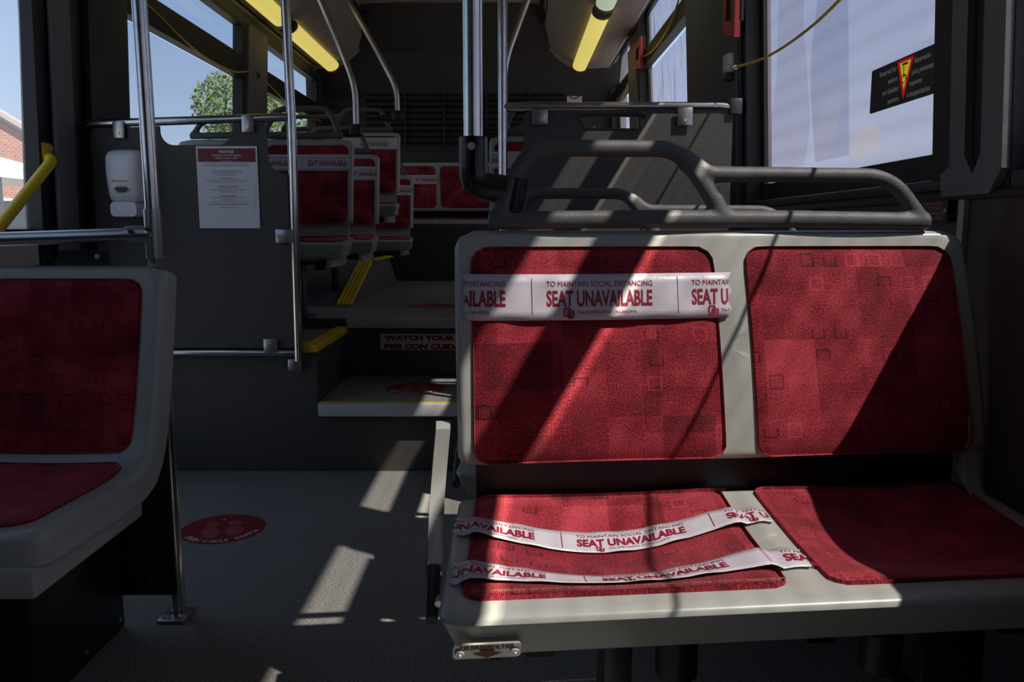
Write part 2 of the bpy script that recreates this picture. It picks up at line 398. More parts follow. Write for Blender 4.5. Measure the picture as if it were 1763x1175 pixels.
# raised seat podium at the rear left, sloping front, yellow edges
pd = MB(); prof = [(4.22, .533), (4.9, .735), (5.6, .745), (6.0, .533)]
Mx = Matrix(((0, 0, 1, 0), (1, 0, 0, 0), (0, 1, 0, 0), (0, 0, 0, 1)))
pd.prism([(y, z) for y, z in prof], .78, Matrix.Translation((-1.62, 0, 0)) @ Mx)
pod = struct(pd.build('floor_podium', mat('podium_vinyl', (.13, .13, .125), .6, noise=(200, .15)), smooth=False))
ye = MB()
d = (Vector((0, 4.9, .735))-Vector((0, 4.22, .533)))
for i in range(4):
    x = -.905+i*.021; a = Vector((x, 4.23, .540)); b = a+d*.985
    ye.tube([a, b], .011, 8)
ye.box(-.86, -.81, 4.9, 5.6, .742, .752)
struct(ye.build('trim_5', YELLOW, smooth=False))
rb = MB(); rb.box(-1.62, .9, 6.42, 7.0, .53, .97); struct(rb.build('trim_6', BULK, smooth=False))

def wall(name, X, side, openings, lean, gaps=()):
    """openings: (y0, y1, z0, z1); thickness .07 outward"""
    mb = MB(); x0, x1 = (X-.07, X) if side < 0 else (X, X+.07)
    ys = sorted({-4, 7.05}|{y for o in openings for y in o[:2]})
    zs = [0, .6, 1.0, 1.1, 2.12, 2.3, 2.62]
    zs = sorted(set(zs)|{z for o in openings for z in o[2:]})
    for a, b in zip(ys, ys[1:]):
        run = None
        for z0, z1 in zip(zs, zs[1:]):
            if any(o[0] <= a and b <= o[1] and o[2] <= z0 and z1 <= o[3] for o in openings): continue
            mb.box(x0, x1, a, b, z0, z1)
    mb.warp(lean); return struct(mb.build(name, WALLM, smooth=False))
ZB, ZT0, ZT1, ZH = 1.10, 1.80, 1.925, 2.11
RZ = (1.03, 1.09, 1.93, 2.015, 2.30)
Lw = [(-3.6, -1.9), (-1.6, .1), (.45, 1.75), (3.42, 4.94), (5.36, 6.75)]
Rw = [(-3.6, -2.0), (-1.7, -.15), (.02, 1.435), (1.70, 3.025), (3.90, 5.42), (5.80, 6.90)]
wall('wall_left', XL, -1, [(a, b, ZB, ZH) for a, b in Lw]+[(1.95, 2.84, .05, 2.11)], leanL)
wall('wall_right', XR, 1, [(a, b, RZ[0], RZ[4]) for a, b in Rw], leanR)

wn = 0
def window(X, side, y0, y1, lower, upper, lean):
    global wn; wn += 1
    mb = MB(); s = side; f = .035
    zo, zb, t0, t1, zh = RZ if side > 0 else (ZB, ZB+.0175, ZT0, ZT1, ZH)
    xa, xb = sorted((X+s*.052, X+s*.078)) if side > 0 else sorted((X+s*.002, X+s*.055))
    mb.box(xa, xb, y0, y0+f, zo, zh); mb.box(xa, xb, y1-f, y1, zo, zh)
    mb.box(xa, xb, y0+f, y1-f, zo, zb); mb.box(xa, xb, y0+f, y1-f, zh-f*.5, zh)
    mb.box(min(X+s*.0, X+s*.05), max(X+s*.0, X+s*.05), y0+f, y1-f, t0, t1)
    w = struct(mb.warp(lean).build('window_%d' % wn, RUBBER, smooth=False))
    for nm, z0, z1, m in (('lower_pane', zo, t0, lower), ('upper_pane', t1, zh, upper)):
        g = MB(); xp = X+s*(.066 if side > 0 else .058); g.add([(xp, y0+.01, z0), (xp, y1-.01, z0), (xp, y1-.01, z1), (xp, y0+.01, z1)], [(0, 1, 2, 3)])
        g.warp(lean).build(nm, m, w, smooth=False)
    return w
WL = [window(XL, -1, a, b, CLEAR if b > 3 else (FILLG if b > 1 else DIMG), CLEAR if b > 3 else (FILLG if b > 1 else DIMG), leanL) for a, b in Lw]
WR = [window(XR, 1, a, b, FILM if b < 3.5 else STREAKED, FILM if b < 3.5 else STREAKED, leanR) for a, b in Rw]
# faint printed shapes on the film of the window beside the seat
winA = WR[3]
def film_shape(name, pts, m, dx):
    g = MB(); g.add([(XR+.064-dx, y, z) for y, z in pts], [tuple(range(len(pts)))]); g.warp(leanR).build(name, m, winA, smooth=False)
film_shape('film_print', smooth_path([(2.98, 1.13, 0), (2.95, 1.3, 0), (2.88, 1.45, 0), (2.82, 1.78, 0), (2.55, 1.78, 0), (2.62, 1.6, 0), (2.60, 1.45, 0), (2.57, 1.25, 0), (2.62, 1.13, 0)], 5) and
           [(v.x, v.y) for v in smooth_path([(2.98, 1.13, 0), (2.95, 1.3, 0), (2.88, 1.45, 0), (2.82, 1.78, 0), (2.55, 1.78, 0), (2.62, 1.6, 0), (2.60, 1.45, 0), (2.57, 1.25, 0), (2.62, 1.13, 0)], 5)], PRINTM, .002)
film_shape('film_print', [(v.x, v.y) for v in smooth_path([(2.52, 1.13, 0), (2.56, 1.4, 0), (2.50, 1.6, 0), (2.44, 1.78, 0), (2.30, 1.78, 0), (2.28, 1.5, 0), (2.27, 1.13, 0)], 5)], PRINTD, .003)
film_shape('film_print', [(v.x, v.y) for v in smooth_path([(2.60, 1.13, 0), (2.52, 1.2, 0), (2.44, 1.30, 0), (2.35, 1.33, 0), (2.31, 1.29, 0), (2.36, 1.2, 0), (2.43, 1.13, 0)], 5)], PRINTL, .004)
film_shape('film_print', [(v.x, v.y) for v in smooth_path([(2.26, 1.12, 0), (2.24, 1.17, 0), (2.16, 1.195, 0), (2.09, 1.18, 0), (2.07, 1.12, 0)], 6)], PRINTW, .005)

# rear exit door on the left
dm = MB(); y0, y1 = 1.95, 2.84
for a, b, c, e in ((y0, y0+.05, .05, 2.11), (y1-.045, y1, .05, 2.11), (y0+.05, y1-.045, 2.04, 2.11), (y0+.05, y1-.045, .05, .14), (y0+.05, y1-.045, .80, .93)):
    dm.box(XL-.055, XL-.01, a, b, c, e)
dm.warp(leanL); door = struct(dm.build('door_1', RUBBER, smooth=False))
g = MB(); g.add([(XL-.04, y0+.05, .93), (XL-.04, y1-.045, .93), (XL-.04, y1-.045, 2.04), (XL-.04, y0+.05, 2.04)], [(0, 1, 2, 3)]); g.warp(leanL).build('pane', DOORG, door, smooth=False)
g = MB(); g.add([(XL-.04, y0+.05, .14), (XL-.04, y1-.045, .14), (XL-.04, y1-.045, .80), (XL-.04, y0+.05, .80)], [(0, 1, 2, 3)]); g.build('pane', DOORG, door, smooth=False)
g = MB(); g.box(XL-.01, XL-.004, y0+.03, y1-.05, .81, .90); g.build('kick_panel', mat('door_grey', (.50, .48, .45), .5), door, smooth=False)
# door post trims
tm = MB(); tm.box(XL-.001, XL+.018, 2.86, 2.98, 0, 2.12, bev=.006); struct(tm.warp(leanL).build('trim_7', TRIMM))
tm = MB(); tm.box(XL-.001, XL+.03, 3.09, 3.40, .49, 2.12, bev=.006); struct(tm.warp(leanL).build('trim_8', mat('post_lining', (.03, .03, .031), .6)))
tm = MB(); tm.box(XL-.001, XL+.02, 4.97, 5.33, 1.1, 2.12, bev=.006); struct(tm.warp(leanL).build('trim_9', TRIMM))
# right side pillars and sill
tm = MB(); tm.box(XR-.03, XR+.001, 3.06, 3.88, 1.0, 2.12, bev=.008); struct(tm.warp(leanR).build('trim_10', mat('pillar_lining', (.075, .073, .072), .6, noise=(200, .15))))
tm = MB(); tm.box(XR-.022, XR+.001, 5.45, 5.77, 1.1, 2.12, bev=.006); struct(tm.warp(leanR).build('trim_11', TRIMM))
tm = MB(); tm.box(XR-.010, XR+.05, 1.62, 3.08, 1.005, 1.028, bev=.006); struct(tm.build('trim_12', BLACK))
tm = MB(); tm.tube([(XR-.02, 3.055, .8), (XR-.02, 3.055, 2.1)], .004, 8); struct(tm.warp(leanR).build('trim_13', DARKSTEEL))
# ribbed pillar cover beside the seat (two ribs round a pointed slot, flared foot)
tm = MB(); Y = lambda a: a
def yz(poly, d, x): tm.prism(poly, d, Matrix.Translation((x, 0, 0)) @ Mx)
yz([(1.437, 2.1), (1.502, 2.1), (1.502, 1.065), (1.527, 1.03), (1.555, 1.065), (1.555, 2.1), (1.608, 2.1), (1.608, 1.05), (1.640, 1.035), (1.635, .993), (1.472, .993), (1.437, 1.035)], .016, XR-.016)
tm.warp(leanR); pc = struct(tm.build('trim_14', TRIMM, ang=25))
tm = MB(); tm.box(XR-.002, XR+.0005, 1.436, 1.70, 1.0, 2.2); struct(tm.warp(leanR).build('trim_15', RUBBER, smooth=False))
tm = MB(); tm.box(XR-.012, XR+.001, -4, 3.05, .985, 1.0, bev=.003); struct(tm.build('trim_16', BLACK))
tm = MB(); tm.box(XR-.01, XR+.001, 1.56, 1.58, .86, .992); struct(tm.build('trim_17', SHELL, smooth=False))

# ceiling with coved sides, bulkhead and rear wall
cp = [(-1.548, 2.168), (-1.53, 2.186), (-1.40, 2.19), (-1.31, 2.215), (-1.22, 2.29), (-1.14, 2.38), (-1.10, 2.47), (-1.09, 2.52), (-.36, 2.54), (.23, 2.52), (.245, 2.43), (.29, 2.33), (.37, 2.25), (.46, 2.195), (.56, 2.185), (.75, 2.195), (.802, 2.235), (.83, 2.30)]
mb = MB(); ysn = [-4, -1, 2, 4, 6.62]
mb.add([(x, y, z) for y in ysn for x, z in cp], [(i*len(cp)+j, i*len(cp)+j+1, (i+1)*len(cp)+j+1, (i+1)*len(cp)+j) for i in range(len(ysn)-1) for j in range(len(cp)-1)])
struct(mb.build('ceiling', CEIL, fix=False))
mb = MB(); mb.box(-1.7, .95, -4, 7.1, 2.6, 2.66); struct(mb.build('ceiling_roof', BULK, smooth=False))
ed = MB(); ed.tube([(x, 6.62, z) for x, z in cp], .014, 8); struct(ed.build('trim_18', CEIL))
for i, (x, z) in enumerate(((-1.515, 2.183), (.765, 2.182))):
    mb = MB()
    for k in range(95): y = 1.5+k*.053; mb.box(x-.006, x+.006, y, y+.03, z-.003, z+.002)
    struct(mb.build('trim_%d' % (19+i), RUBBER, smooth=False))
mb = MB(); mb.add([(-1.6, 6.0, 2.56), (.9, 6.0, 2.56), (.9, 6.66, 2.30), (-1.6, 6.66, 2.30), (.9, 6.98, 2.0), (-1.6, 6.98, 2.0)], [(0, 1, 2, 3), (3, 2, 4, 5)])
struct(mb.build('wall_bulkhead', BULK, smooth=False))
mb = MB(); mb.box(-1.7, .95, 6.98, 7.05, 0, 2.62); struct(mb.build('wall_rear', BULK, smooth=False))
mb = MB(); mb.box(-1.7, .95, -4.07, -4, 0, 1.0); mb.box(-1.7, .95, -4.07, -4, 2.1, 2.62); mb.box(-1.7, .95, -4.07, -4, 1.0, 2.1)  # unseen end closed without a windshield to cut light from the front
struct(mb.build('wall_front', WALLM, smooth=False))
# louvred grille on the rear wall
gr = thing('vent_grille', 'wide black louvred vent grille on the rear wall above the bench', 'vent', (-.36, 6.975, 1.6))
mb = MB(); mb.box(-.85, .80, -.012, 0, -.02, .72)
mb.build('backing', BULK, gr, smooth=False)
for k in range(14):
    q = MB(); z = .02+k*.049
    q.add([(-.84, -.012, z+.03), (.79, -.012, z+.03), (.79, -.05, z), (-.84, -.05, z), (-.84, -.012, z+.024), (.79, -.012, z+.024), (.79, -.05, z-.006), (-.84, -.05, z-.006)],
          [(0, 1, 2, 3), (4, 7, 6, 5), (3, 2, 6, 7), (0, 3, 7, 4), (1, 5, 6, 2), (0, 4, 5, 1)])
    q.build('slat', mat('louvre_black', (.030, .030, .032), .45), gr, smooth=False)
for x in (-.52, -.2, .15, .5):
    q = MB(); q.box(x-.006, x+.006, -.056, -.012, 0, .71); q.build('divider', mat('louvre_black', (.03, .03, .032)), gr, smooth=False)

# ================================================================== SEATS
SW = .91; HC = .475
def seat_t(u, W_, halves):
    if not 0 <= u <= W_: return 0
    if halves == 2 and W_ == SW: return u/HC if u < HC else (u-HC)/(SW-HC)
    return (u/W_*halves) % 1
def back_S(W_=SW, halves=2, z0=.535, rec=.07, zt=.93, conc=.016):
    def S(u, v):                                    # u = x, v = z
        t = seat_t(u, W_, halves)
        k = max(0, min(1, (zt-v)/(zt-z0)))
        return Vector((u+(.035*k*(u/W_)), -rec*(zt-v)/(zt-z0)+conc*abs(math.sin(PI*t))**.8*(.35+.65*math.sin(PI*min(1, k+.12)))-.012*math.sin(PI*k), v))
    return S
def pan_S(W_=SW, halves=2, y0=-.05, dip=.05, z0=.475, dz=.022, L=.395, shear=.105):
    def S(u, v):                                    # v = -distance from the rear edge (0 .. -L)
        f = max(0, min(1, -v/L)); t = seat_t(u, W_, halves)
        A = dip*(math.sin(PI*min(1, f/.88)))**.85
        return Vector((u+shear*v+.02*(u/W_)-.07*v*(u/W_), y0+v, z0-dz*f-A*math.sin(PI*t)**1.2))
    return S
SHELL_EDGE = [(.003, -.001), (.008, -.005), (.011, -.012), (.011, -.022), (.006, -.032)]
def build_seat(name, label, cat='bus seat', legz=0, hoop=True, detail=True, group=None):
    r = thing(name, label, cat, group=group)
    B = back_S(); Pn = pan_S()
    pad(B, .011, SW-.011, .546, .919, (.004, .022), 0, SHELL_EDGE, rings=24 if detail else 14, per=28 if detail else 16, back=-.034).build('backrest_shell', SHELL, r, ang=50)
    hw = HC
    ed = [(.0015, .006), (.0025, .001), (.0025, -.004)]
    for k, (a, b) in enumerate(((.026, hw-.033), (hw+.026, SW-.033))):
        pad(B, a, b, .540, .898, (.022, .028), .010, ed, rings=16, per=18, power=10).build('back_cushion', FABRIC, r, ang=60)
    # seat pan: top skin plus front lip
    pan_edge = [(.004, -.001), (.008, -.0025), (.011, -.006), (.012, -.011), (-.012, -.064), (-.015, -.067)]
    pad(Pn, .012, SW-.012, -.383, -.010, (.02, .004), 0, pan_edge, rings=26 if detail else 14, per=28 if detail else 16, back=-.066).build('seat_pan', SHELL, r, ang=30)
    for k, (a, b) in enumerate(((.030, hw-.030), (hw+.030, SW-.035))):
        pad(Pn, a, b, -.352, -.004, (.024, .020), .010, ed, rings=18, per=20, power=10).build('seat_cushion', FABRIC, r, ang=60)
    # plate added in the gap below the backrest; black stands in for shade
    m = MB(); m.box(.03, SW-.01, -.035, -.012, .44, .56); m.build('gap_plate', BLACK if detail else SHELL, r, smooth=False)
    # side brackets
    if not detail:
        m = MB(); m.box(.03, .06, -.40, -.09, .345, .395, bev=.005); m.build('apron', SHELL, r)
    for sx in ((0, 1) if detail else ()):
        x = -.026 if sx == 0 else SW+.006
        top = [(-.028, .605), (-.030, .56), (-.045, .515), (-.09, .475), (-.17, .448), (-.235, .436)]
        pc_ = [(v.x, v.y) for v in smooth_path([(a, b, 0) for a, b in top], 5)]
        low = [(v.x, v.y) for v in smooth_path([(a-.034+.0*b, b-.006-.012*(i > 2)) for i, (a, b) in enumerate(top)] and [(-.066, .60, 0), (-.068, .55, 0), (-.080, .505, 0), (-.115, .462, 0), (-.18, .425, 0), (-.245, .405, 0)], 5)]
        m = MB(); m.prism(pc_+low[::-1], .024, Matrix.Translation((x-.012, 0, 0)) @ Mx)
        m.warp(lambda v: Vector((v.x-.10*(.6-v.z), v.y, v.z)))
        br = m.build('side_bracket', SHELL, r)
        q = MB(); q.tube([(x-.018, -.24, .43), (x-.022, -.29, .375)], [.022, .018], 10, sx=.5, sy=1.2, up=(1, 0, 0)); q.build('bracket_tail', DARKSTEEL, br)
        for zz, yy in ((.430, -.215), (.405, -.262)):
            q = MB(); q.cyl((x-.012, yy-.02, zz), (x-.012, yy-.032, zz-.004), .006, 10); q.build('screw', CHROME, br)
    # underframe
    m = MB(); m.box(.06, SW-.06, -.34, -.30, .355, .392, bev=.004); m.box(.06, SW-.06, -.12, -.08, .36, .40, bev=.004)
    for x in (.10, .5, SW-.12): m.box(x-.02, x+.02, -.36, -.06, .350, .385)
    fr = m.build('underframe', BLACK, r)
    for x in (.235, .70):
        m = MB(); m.box(x-.022, x+.022, -.25, -.19, legz, .36, bev=.004); m.box(x-.05, x+.05, -.30, -.14, legz, legz+.008); m.build('leg', DARKSTEEL, r)
    for x, yy in ((.30, -.33), (.60, -.34)):
        m = MB(); m.cyl((x, yy, .30), (x, yy, .355), .03, 20); m.cyl((x, yy, .296), (x, yy, .302), .026, 20); m.sphere((x, yy, .355), .03, 16, (1, 1, .4)); m.build('damper', BLACK, r)
    m = MB(); m.box(.66, .76, -.35, -.22, .26, .37, bev=.012); m.build('latch_box', BLACK, r)
    if hoop:
        yh = .008; m = MB()
        def hp(pts, rr, rad, n=7): m.tube(fillet([(x, yh+.05*(z-.93), z) for x, z in pts], rad, n), rr, 14, sx=1.0, sy=1.05, up=(0, 1, 0))
        hp([(.072, .945), (.100, 1.02), (.135, 1.068), (.382, 1.068), (.425, 1.02), (.470, .948)], .0145, .05)
        hp([(.395, 1.045), (.43, 1.026), (.775, 1.024), (.838, .945)], .0135, .05)
        hp([(.372, 1.064), (.402, 1.056), (.440, 1.024), (.52, 1.0245)], .0135, .04)
        hp([(.055, .945), (.30, .9475), (.60, .9475), (.850, .944)], .0155, .02)
        hp([(.452, .985), (.470, .95), (.51, .948)], .014, .02)
        o = m.build('grab_handle', HANDLE, r)
        rm = o.modifiers.new('join', 'REMESH'); rm.mode = 'VOXEL'; rm.voxel_size = .0045; rm.use_smooth_shade = True
        sm = o.modifiers.new('soft', 'SMOOTH'); sm.factor = .5; sm.iterations = 4
    return r

main = build_seat('bus_seat', 'sunlit two-place red and grey seat with taped left place, facing the camera')
main.location = (-.095, 1.40, 0); main.rotation_euler.z = math.radians(5.5)
# release plate on the front lip
m = MB(); m.prism(rrect(-.043, .043, -.0135, .0135, .006), .003, Matrix.Rotation(PI/2, 4, 'X'))
plate = m.build('release_plate', mat('plate_alloy', (.55, .54, .50), .4, .6), main); plate.location = (.022, -.4335, .405); plate.rotation_euler.x = math.radians(25)
pfn = plane_fn((0, -.0042, 0), (1, 0, 0), (0, 0, 1))
m = MB(); add_txt(m, pfn, 'RELEASE/SOLTAR', .0058, .070, .0004, at=(.0, .0055)); m.build('lettering', mat('maroon_ink', (.10, .008, .012)), plate, False, False)
m = MB(); add_poly(m, pfn, [(-.009, .0035), (.009, .0035), (.009, -.0025), (.020, -.0025), (0, -.0115), (-.020, -.0025), (-.009, -.0025)]); m.build('arrow', mat('arrow_red', (.22, .008, .015)), plate, False, False)
for x in (-.035, .035):
    m = MB(); m.cyl(pfn(x, -.001), pfn(x, -.001)+Vector((0, -.003, 0)), .0062, 14); m.sphere(pfn(x, -.001)+Vector((0, -.003, 0)), .003, 8); m.build('screw', CHROME, plate)
m = MB(); m.cyl((.035, -.405, .40), (.035, -.405, .378), .008, 12); m.build('release_button', BLACK, main)

second = copy_tree(main, 'empty seat hidden behind the sunlit front seat, its grab handle showing through the hoop')
second.location = (-.085, 2.165, -.045); second.rotation_euler.z = 0
for ch in list(second.children):
    if ch.name.startswith(('release_plate', 'release_button', 'worn')):
        for q in list(ch.children): bpy.data.objects.remove(q)
        bpy.data.objects.remove(ch)

we = MB(); Pw = pan_S(); rw = random.Random(4)
for i in range(150):
    u = .042+i*.00268; l = rw.uniform(.003, .0065); v = -.3465+rw.uniform(-.001, .001)
    e = 1e-3
    def wp(a, b):
        p = Pw(a, b); nn = (Pw(a+e, b)-Pw(a-e, b)).cross(Pw(a, b+e)-Pw(a, b-e)).normalized(); return p+nn*.0102
    we.add([wp(u, v-l/2), wp(u+.0012, v-l/2), wp(u+.0012, v+l/2), wp(u, v+l/2)], [(0, 1, 2, 3)])
we.build('worn_stitching', mat('tan_thread', (.34, .22, .10), .9), main, False, False)

# ---- printed tape
def ou_logo(mb, fn, x, y, h):
    def oct_(w, hh, c): return [(-w+c, -hh), (w-c, -hh), (w, -hh+c), (w, hh-c), (w-c, hh), (-w+c, hh), (-w, hh-c), (-w, -hh+c)]
    o = oct_(h*.36, h*.44, h*.14); i = oct_(h*.20, h*.28, h*.08)
    f = lambda a, b: fn(x+a-h*.14, y+b+h*.06)
    add_ring(mb, f, o, i)
    g = lambda a, b: fn(x+a+h*.16, y+b-h*.12)
    add_poly(mb, g, [(-.34*h, .36*h), (-.14*h, .36*h), (-.14*h, -.22*h), (-.34*h, -.14*h)]); add_poly(mb, g, [(.14*h, .36*h), (.34*h, .36*h), (.34*h, -.14*h), (.14*h, -.22*h)])
    add_poly(mb, g, [(-.34*h, -.14*h), (-.14*h, -.22*h), (.14*h, -.22*h), (.34*h, -.14*h), (.2*h, -.42*h), (-.2*h, -.42*h)])
def make_tape(fn, L, Wd, first, label, parent_of=None, period=.25, name='warning_tape', group='printed tape strips across the seats', n=60, full=True, jag=.004):
    """fn(s, t, lift): s along, t across"""
    mb = MB(); vs = []; fs = []; K = 5
    for i in range(n+1):
        for k in range(K+1):
            s = L*i/n
            if i in (0, n): s += (jag if (k % 2) else -jag)*(1 if i else -1)
            vs.append(fn(s, Wd*(k/K-.5), 0))
    for i in range(n):
        for k in range(K): fs.append((i*(K+1)+k, (i+1)*(K+1)+k, (i+1)*(K+1)+k+1, i*(K+1)+k+1))
    mb.add(vs, fs)
    o = tag(mb.build(name, TAPE, fix=False), label, 'tape', group)
    sol = o.modifiers.new('thick', 'SOLIDIFY'); sol.thickness = .0006; sol.offset = 0
    lt = MB(); ff = lambda x, y: fn(x, y, .0009)
    k = -1
    while first+k*period < L:
        a = first+k*period
        if 0 < a < L: add_strip(lt, ff, a-.0005, a+.0005, -Wd*.38, Wd*.42)
        c = a+.115; cl = (.001, L-.001)
        if c+.095 > 0 and c-.095 < L:
            q = Wd/.077
            add_txt(lt, ff, 'TO MAINTAIN SOCIAL DISTANCING', .0093*q, .181, .0, at=(c, .018*q), clip=cl)
            add_txt(lt, ff, 'SEAT UNAVAILABLE', .0265*q, .181, .0010, at=(c, -.0145*q), clip=cl)
            if full:
                add_txt(lt, ff, 'The UNIVERSITY of OKLAHOMA', .0056*q, .102, .0, at=(c+.012, -.0275*q), clip=cl)
                if 0 < c-.065 < L: ou_logo(lt, ff, c-.053, -.0262*q, .0185*q)
        k += 1
    lt.build('lettering', CRIMSON, o, False, False)
    return o
Bm = back_S(); Pm = pan_S()
Rm = Matrix.Translation(main.location) @ Matrix.Rotation(math.radians(5.5), 4, 'Z')
def tape_back(s, t, lift):
    x = .012+s; z = .817+t-.001*math.sin(s*9)
    base = Vector((x+.02*.3*x/SW, -.07*(.93-z)/.395-.0155, z))
    if s < .03: base.y = min(base.y+.009*(1-s/.03)**2, Bm(x, z).y-.002)
    if s > .42: base.y += .006*((s-.42)/.04)**2
    base.y += .0012*math.sin(s*60+t*40)*math.sin(s*13)-lift
    return Rm @ base
make_tape(tape_back, .455, .077, .113, 'white printed tape stuck straight across the left backrest of the sunlit seat')
def pan_tape(x0, v, slope, Wd, dipk, wr):
    def fn(s, t, lift):
        x = x0+s*.97; vv = v+slope*s+t
        e = 1e-3; p = Pm(x, vv); nn = (Pm(x+e, vv)-Pm(x-e, vv)).cross(Pm(x, vv+e)-Pm(x, vv-e)).normalized()
        inside = .03 < x < .442
        off = .0125 if inside else .0125-.009*min(1, max(.03-x, x-.442)/.012)
        off += wr*max(0, math.sin(s*70+t*30)*math.sin(s*11+1.2))
        return Rm @ (p+nn*(off+lift+.001))
    return fn
make_tape(pan_tape(.003, -.128, .018, .06, 1, .0025), .505, .056, .165, 'white printed tape sagging across the seat cushion just below the backrest gap', period=.25)
make_tape(pan_tape(.010, -.283, .02, .06, 1, .0018), .500, .062, .183, 'white printed tape along the front edge of the left seat cushion', period=.262)

# ---- rear seats (on the raised floor), one prototype each side
rear = build_seat('bus_seat', 'dark red seat just behind the notice partition, taped across its back', legz=.115, detail=False, group='red seats at the rear of the bus')
def place(o, x, y, z, mir, sx=.9):
    o.location = (x, y, z); o.rotation_euler.z = 0; o.scale = ((-sx if mir else sx), 1, 1)
place(rear, -.745, 3.93, .42, True)
rear2 = copy_tree(rear, 'dark red seat second in line behind the notice partition, tape across its back'); place(rear2, -.745, 4.68, .42, True)
rear3 = copy_tree(rear, 'dark red seat raised on the yellow edged podium'); place(rear3, -.725, 5.42, .625, True)
rear4 = copy_tree(rear, 'low dark red seat nearest the rear bench on the left'); place(rear4, -.735, 6.2, .40, True)
rearR = copy_tree(rear, 'dark red seat behind the right partition, peeping out beside its pole'); place(rearR, -.10, 3.78, .42, False)
rearR2 = copy_tree(rear, 'dark red seat in the second row behind the right partition'); place(rearR2, -.10, 4.62, .42, False)
# rear bench, five places
bn = thing('rear_bench', 'five place red bench across the back wall', 'bench', (-1.56, 6.9, .53))
BW = 2.36
Bb = back_S(BW, 5, z0=.55, zt=.95, conc=.01, rec=.06); Pb = pan_S(BW, 5, dip=.02, z0=.49, L=.42, shear=0)
pad(Bb, .01, BW-.01, .56, .94, .03, 0, SHELL_EDGE, rings=12, per=50, back=-.034).build('backrest_shell', SHELL, bn, ang=50)
pad(Pb, .01, BW-.01, -.40, -.01, .03, 0, [(.003, -.001), (.009, -.006), (.012, -.016), (.012, -.052), (.004, -.056)], rings=12, per=50, back=-.056).build('seat_pan', SHELL, bn, ang=50)
for k in range(5):
    a = BW/5*k; w = BW/5
    pad(Bb, a+.02, a+w-.02, .575, .915, .03, .008, [(.0015, .004), (.002, -.003)], rings=8, per=12).build('back_cushion', FABRIC, bn, ang=60)
    pad(Pb, a+.02, a+w-.02, -.37, -.02, .03, .008, [(.0015, .004), (.002, -.003)], rings=8, per=12).build('seat_cushion', FABRIC, bn, ang=60)
# tapes on the rear seats
def rear_tape(x0, x1, y, zc, label, first, Wd=.075):
    L = x1-x0
    fn = lambda s, t, lift: Vector((x0+s, y-.07*(.113)/.395-.018-.07*(-t)/.395*0-lift, zc+t))
    make_tape(fn, L, Wd, first, label, n=10, full=False, jag=.002)
rear_tape(-1.30, -.752, 3.925, 1.237, 'white printed tape across the first seat behind the notice partition', .075)
rear_tape(-1.30, -.752, 4.675, 1.237, 'white printed tape across the second seat behind the notice partition', .12)
rear_tape(-1.20, -.735, 5.415, 1.475, 'white printed tape across the seat on the yellow edged podium', .20)
rear_tape(-1.20, -.745, 6.195, 1.215, 'white printed tape across the low seat nearest the rear bench', .02)
rear_tape(-.09, .33, 3.775, 1.237, 'white printed tape across the seat behind the right partition', -.16)
rear_tape(-1.07, -.62, 6.895, 1.335, 'white printed tape across one place of the rear bench', .0)

# ---- front left seat: one-piece bucket shell on a black pedestal
ls = thing('bus_seat', 'shaded red and grey seat on a black pedestal at the left edge', 'bus seat', (-1.575, 1.80, 0))
LW = .815
Bl = back_S(LW, 2, z0=.44, zt=.85, rec=.09, conc=.012)
def left_S(u, v):
    """one continuous profile: v 0 = top of back, growing down then forward"""
    prof = LPROF; v = max(0, min(prof[-1][0], v)); 
    for (s0, p0), (s1, p1) in zip(prof, prof[1:]):
        if s0 <= v <= s1:
            p = p0.lerp(p1, (v-s0)/(s1-s0)); break
    t = (u/LW*2) % 1 if 0 <= u <= LW else 0
    k = v/prof[-1][0]; c = .012*math.sin(PI*t)*(1 if k < .5 else 1.5)
    nrm = Vector((0, -p.z*0-(1-k), -k)).normalized()
    return Vector((u, p.x, p.y))+Vector((0, c*(1-k), -c*k))
_pts = smooth_path([(0, .85, 0), (-.04, .68, 0), (-.085, .53, 0), (-.125, .455, 0), (-.175, .436, 0), (-.25, .434, 0), (-.37, .440, 0), (-.53, .447, 0)], 8)
LPROF = []; acc = 0
for i, p in enumerate(_pts):
    if i: acc += (p-_pts[i-1]).length
    LPROF.append((acc, Vector((p.x, p.y, 0))))
LT = acc
EDGE_L = [(.002, -.001), (.008, -.004), (.014, -.012), (.016, -.022), (.016, -.058), (.008, -.064)]
pad(left_S, .02, LW-.016, .012, LT-.016, .018, 0, EDGE_L, rings=30, per=40, flip=-1, back=-.06).build('shell', SHELL, ls, ang=40)
vb = next(s for s, p in LPROF if p.y < .458)
for a, b in ((.03, LW/2-.02), (LW/2+.02, LW-.052)):
    pad(left_S, a, b, .030, vb-.012, .028, .008, [(.0015, .004), (.002, -.003)], rings=14, per=16, flip=-1, power=10).build('back_cushion', FABRIC, ls, ang=60)
    pad(left_S, a, b, vb+.012, LT-.05, .028, .008, [(.0015, .004), (.002, -.003)], rings=14, per=16, flip=-1, power=10).build('seat_cushion', FABRIC, ls, ang=60)
m = MB(); m.box(.05, LW-.012, -.545, -.15, .335, .385, bev=.006); m.build('apron', SHELL, ls)
m = MB(); m.box(.10, LW-.155, -.33, .03, 0, .345, bev=.004); ped = m.build('pedestal', BLACK, ls)
for y, z in ((-.30, .03), (.0, .03), (-.15, .03)):
    q = MB(); q.cyl((LW-.156, y, z), (LW-.150, y, z), .006, 10); q.build('bolt', SATIN, ped)
m = MB(); m.box(LW-.24, LW-.03, .030, .040, .075, .62, bev=.002); rpl = m.build('rear_plate', BLACK, ls)
q = MB(); q.cyl((LW-.085, .030, .115), (LW-.085, .024, .115), .006, 10); q.build('bolt', SATIN, rpl)

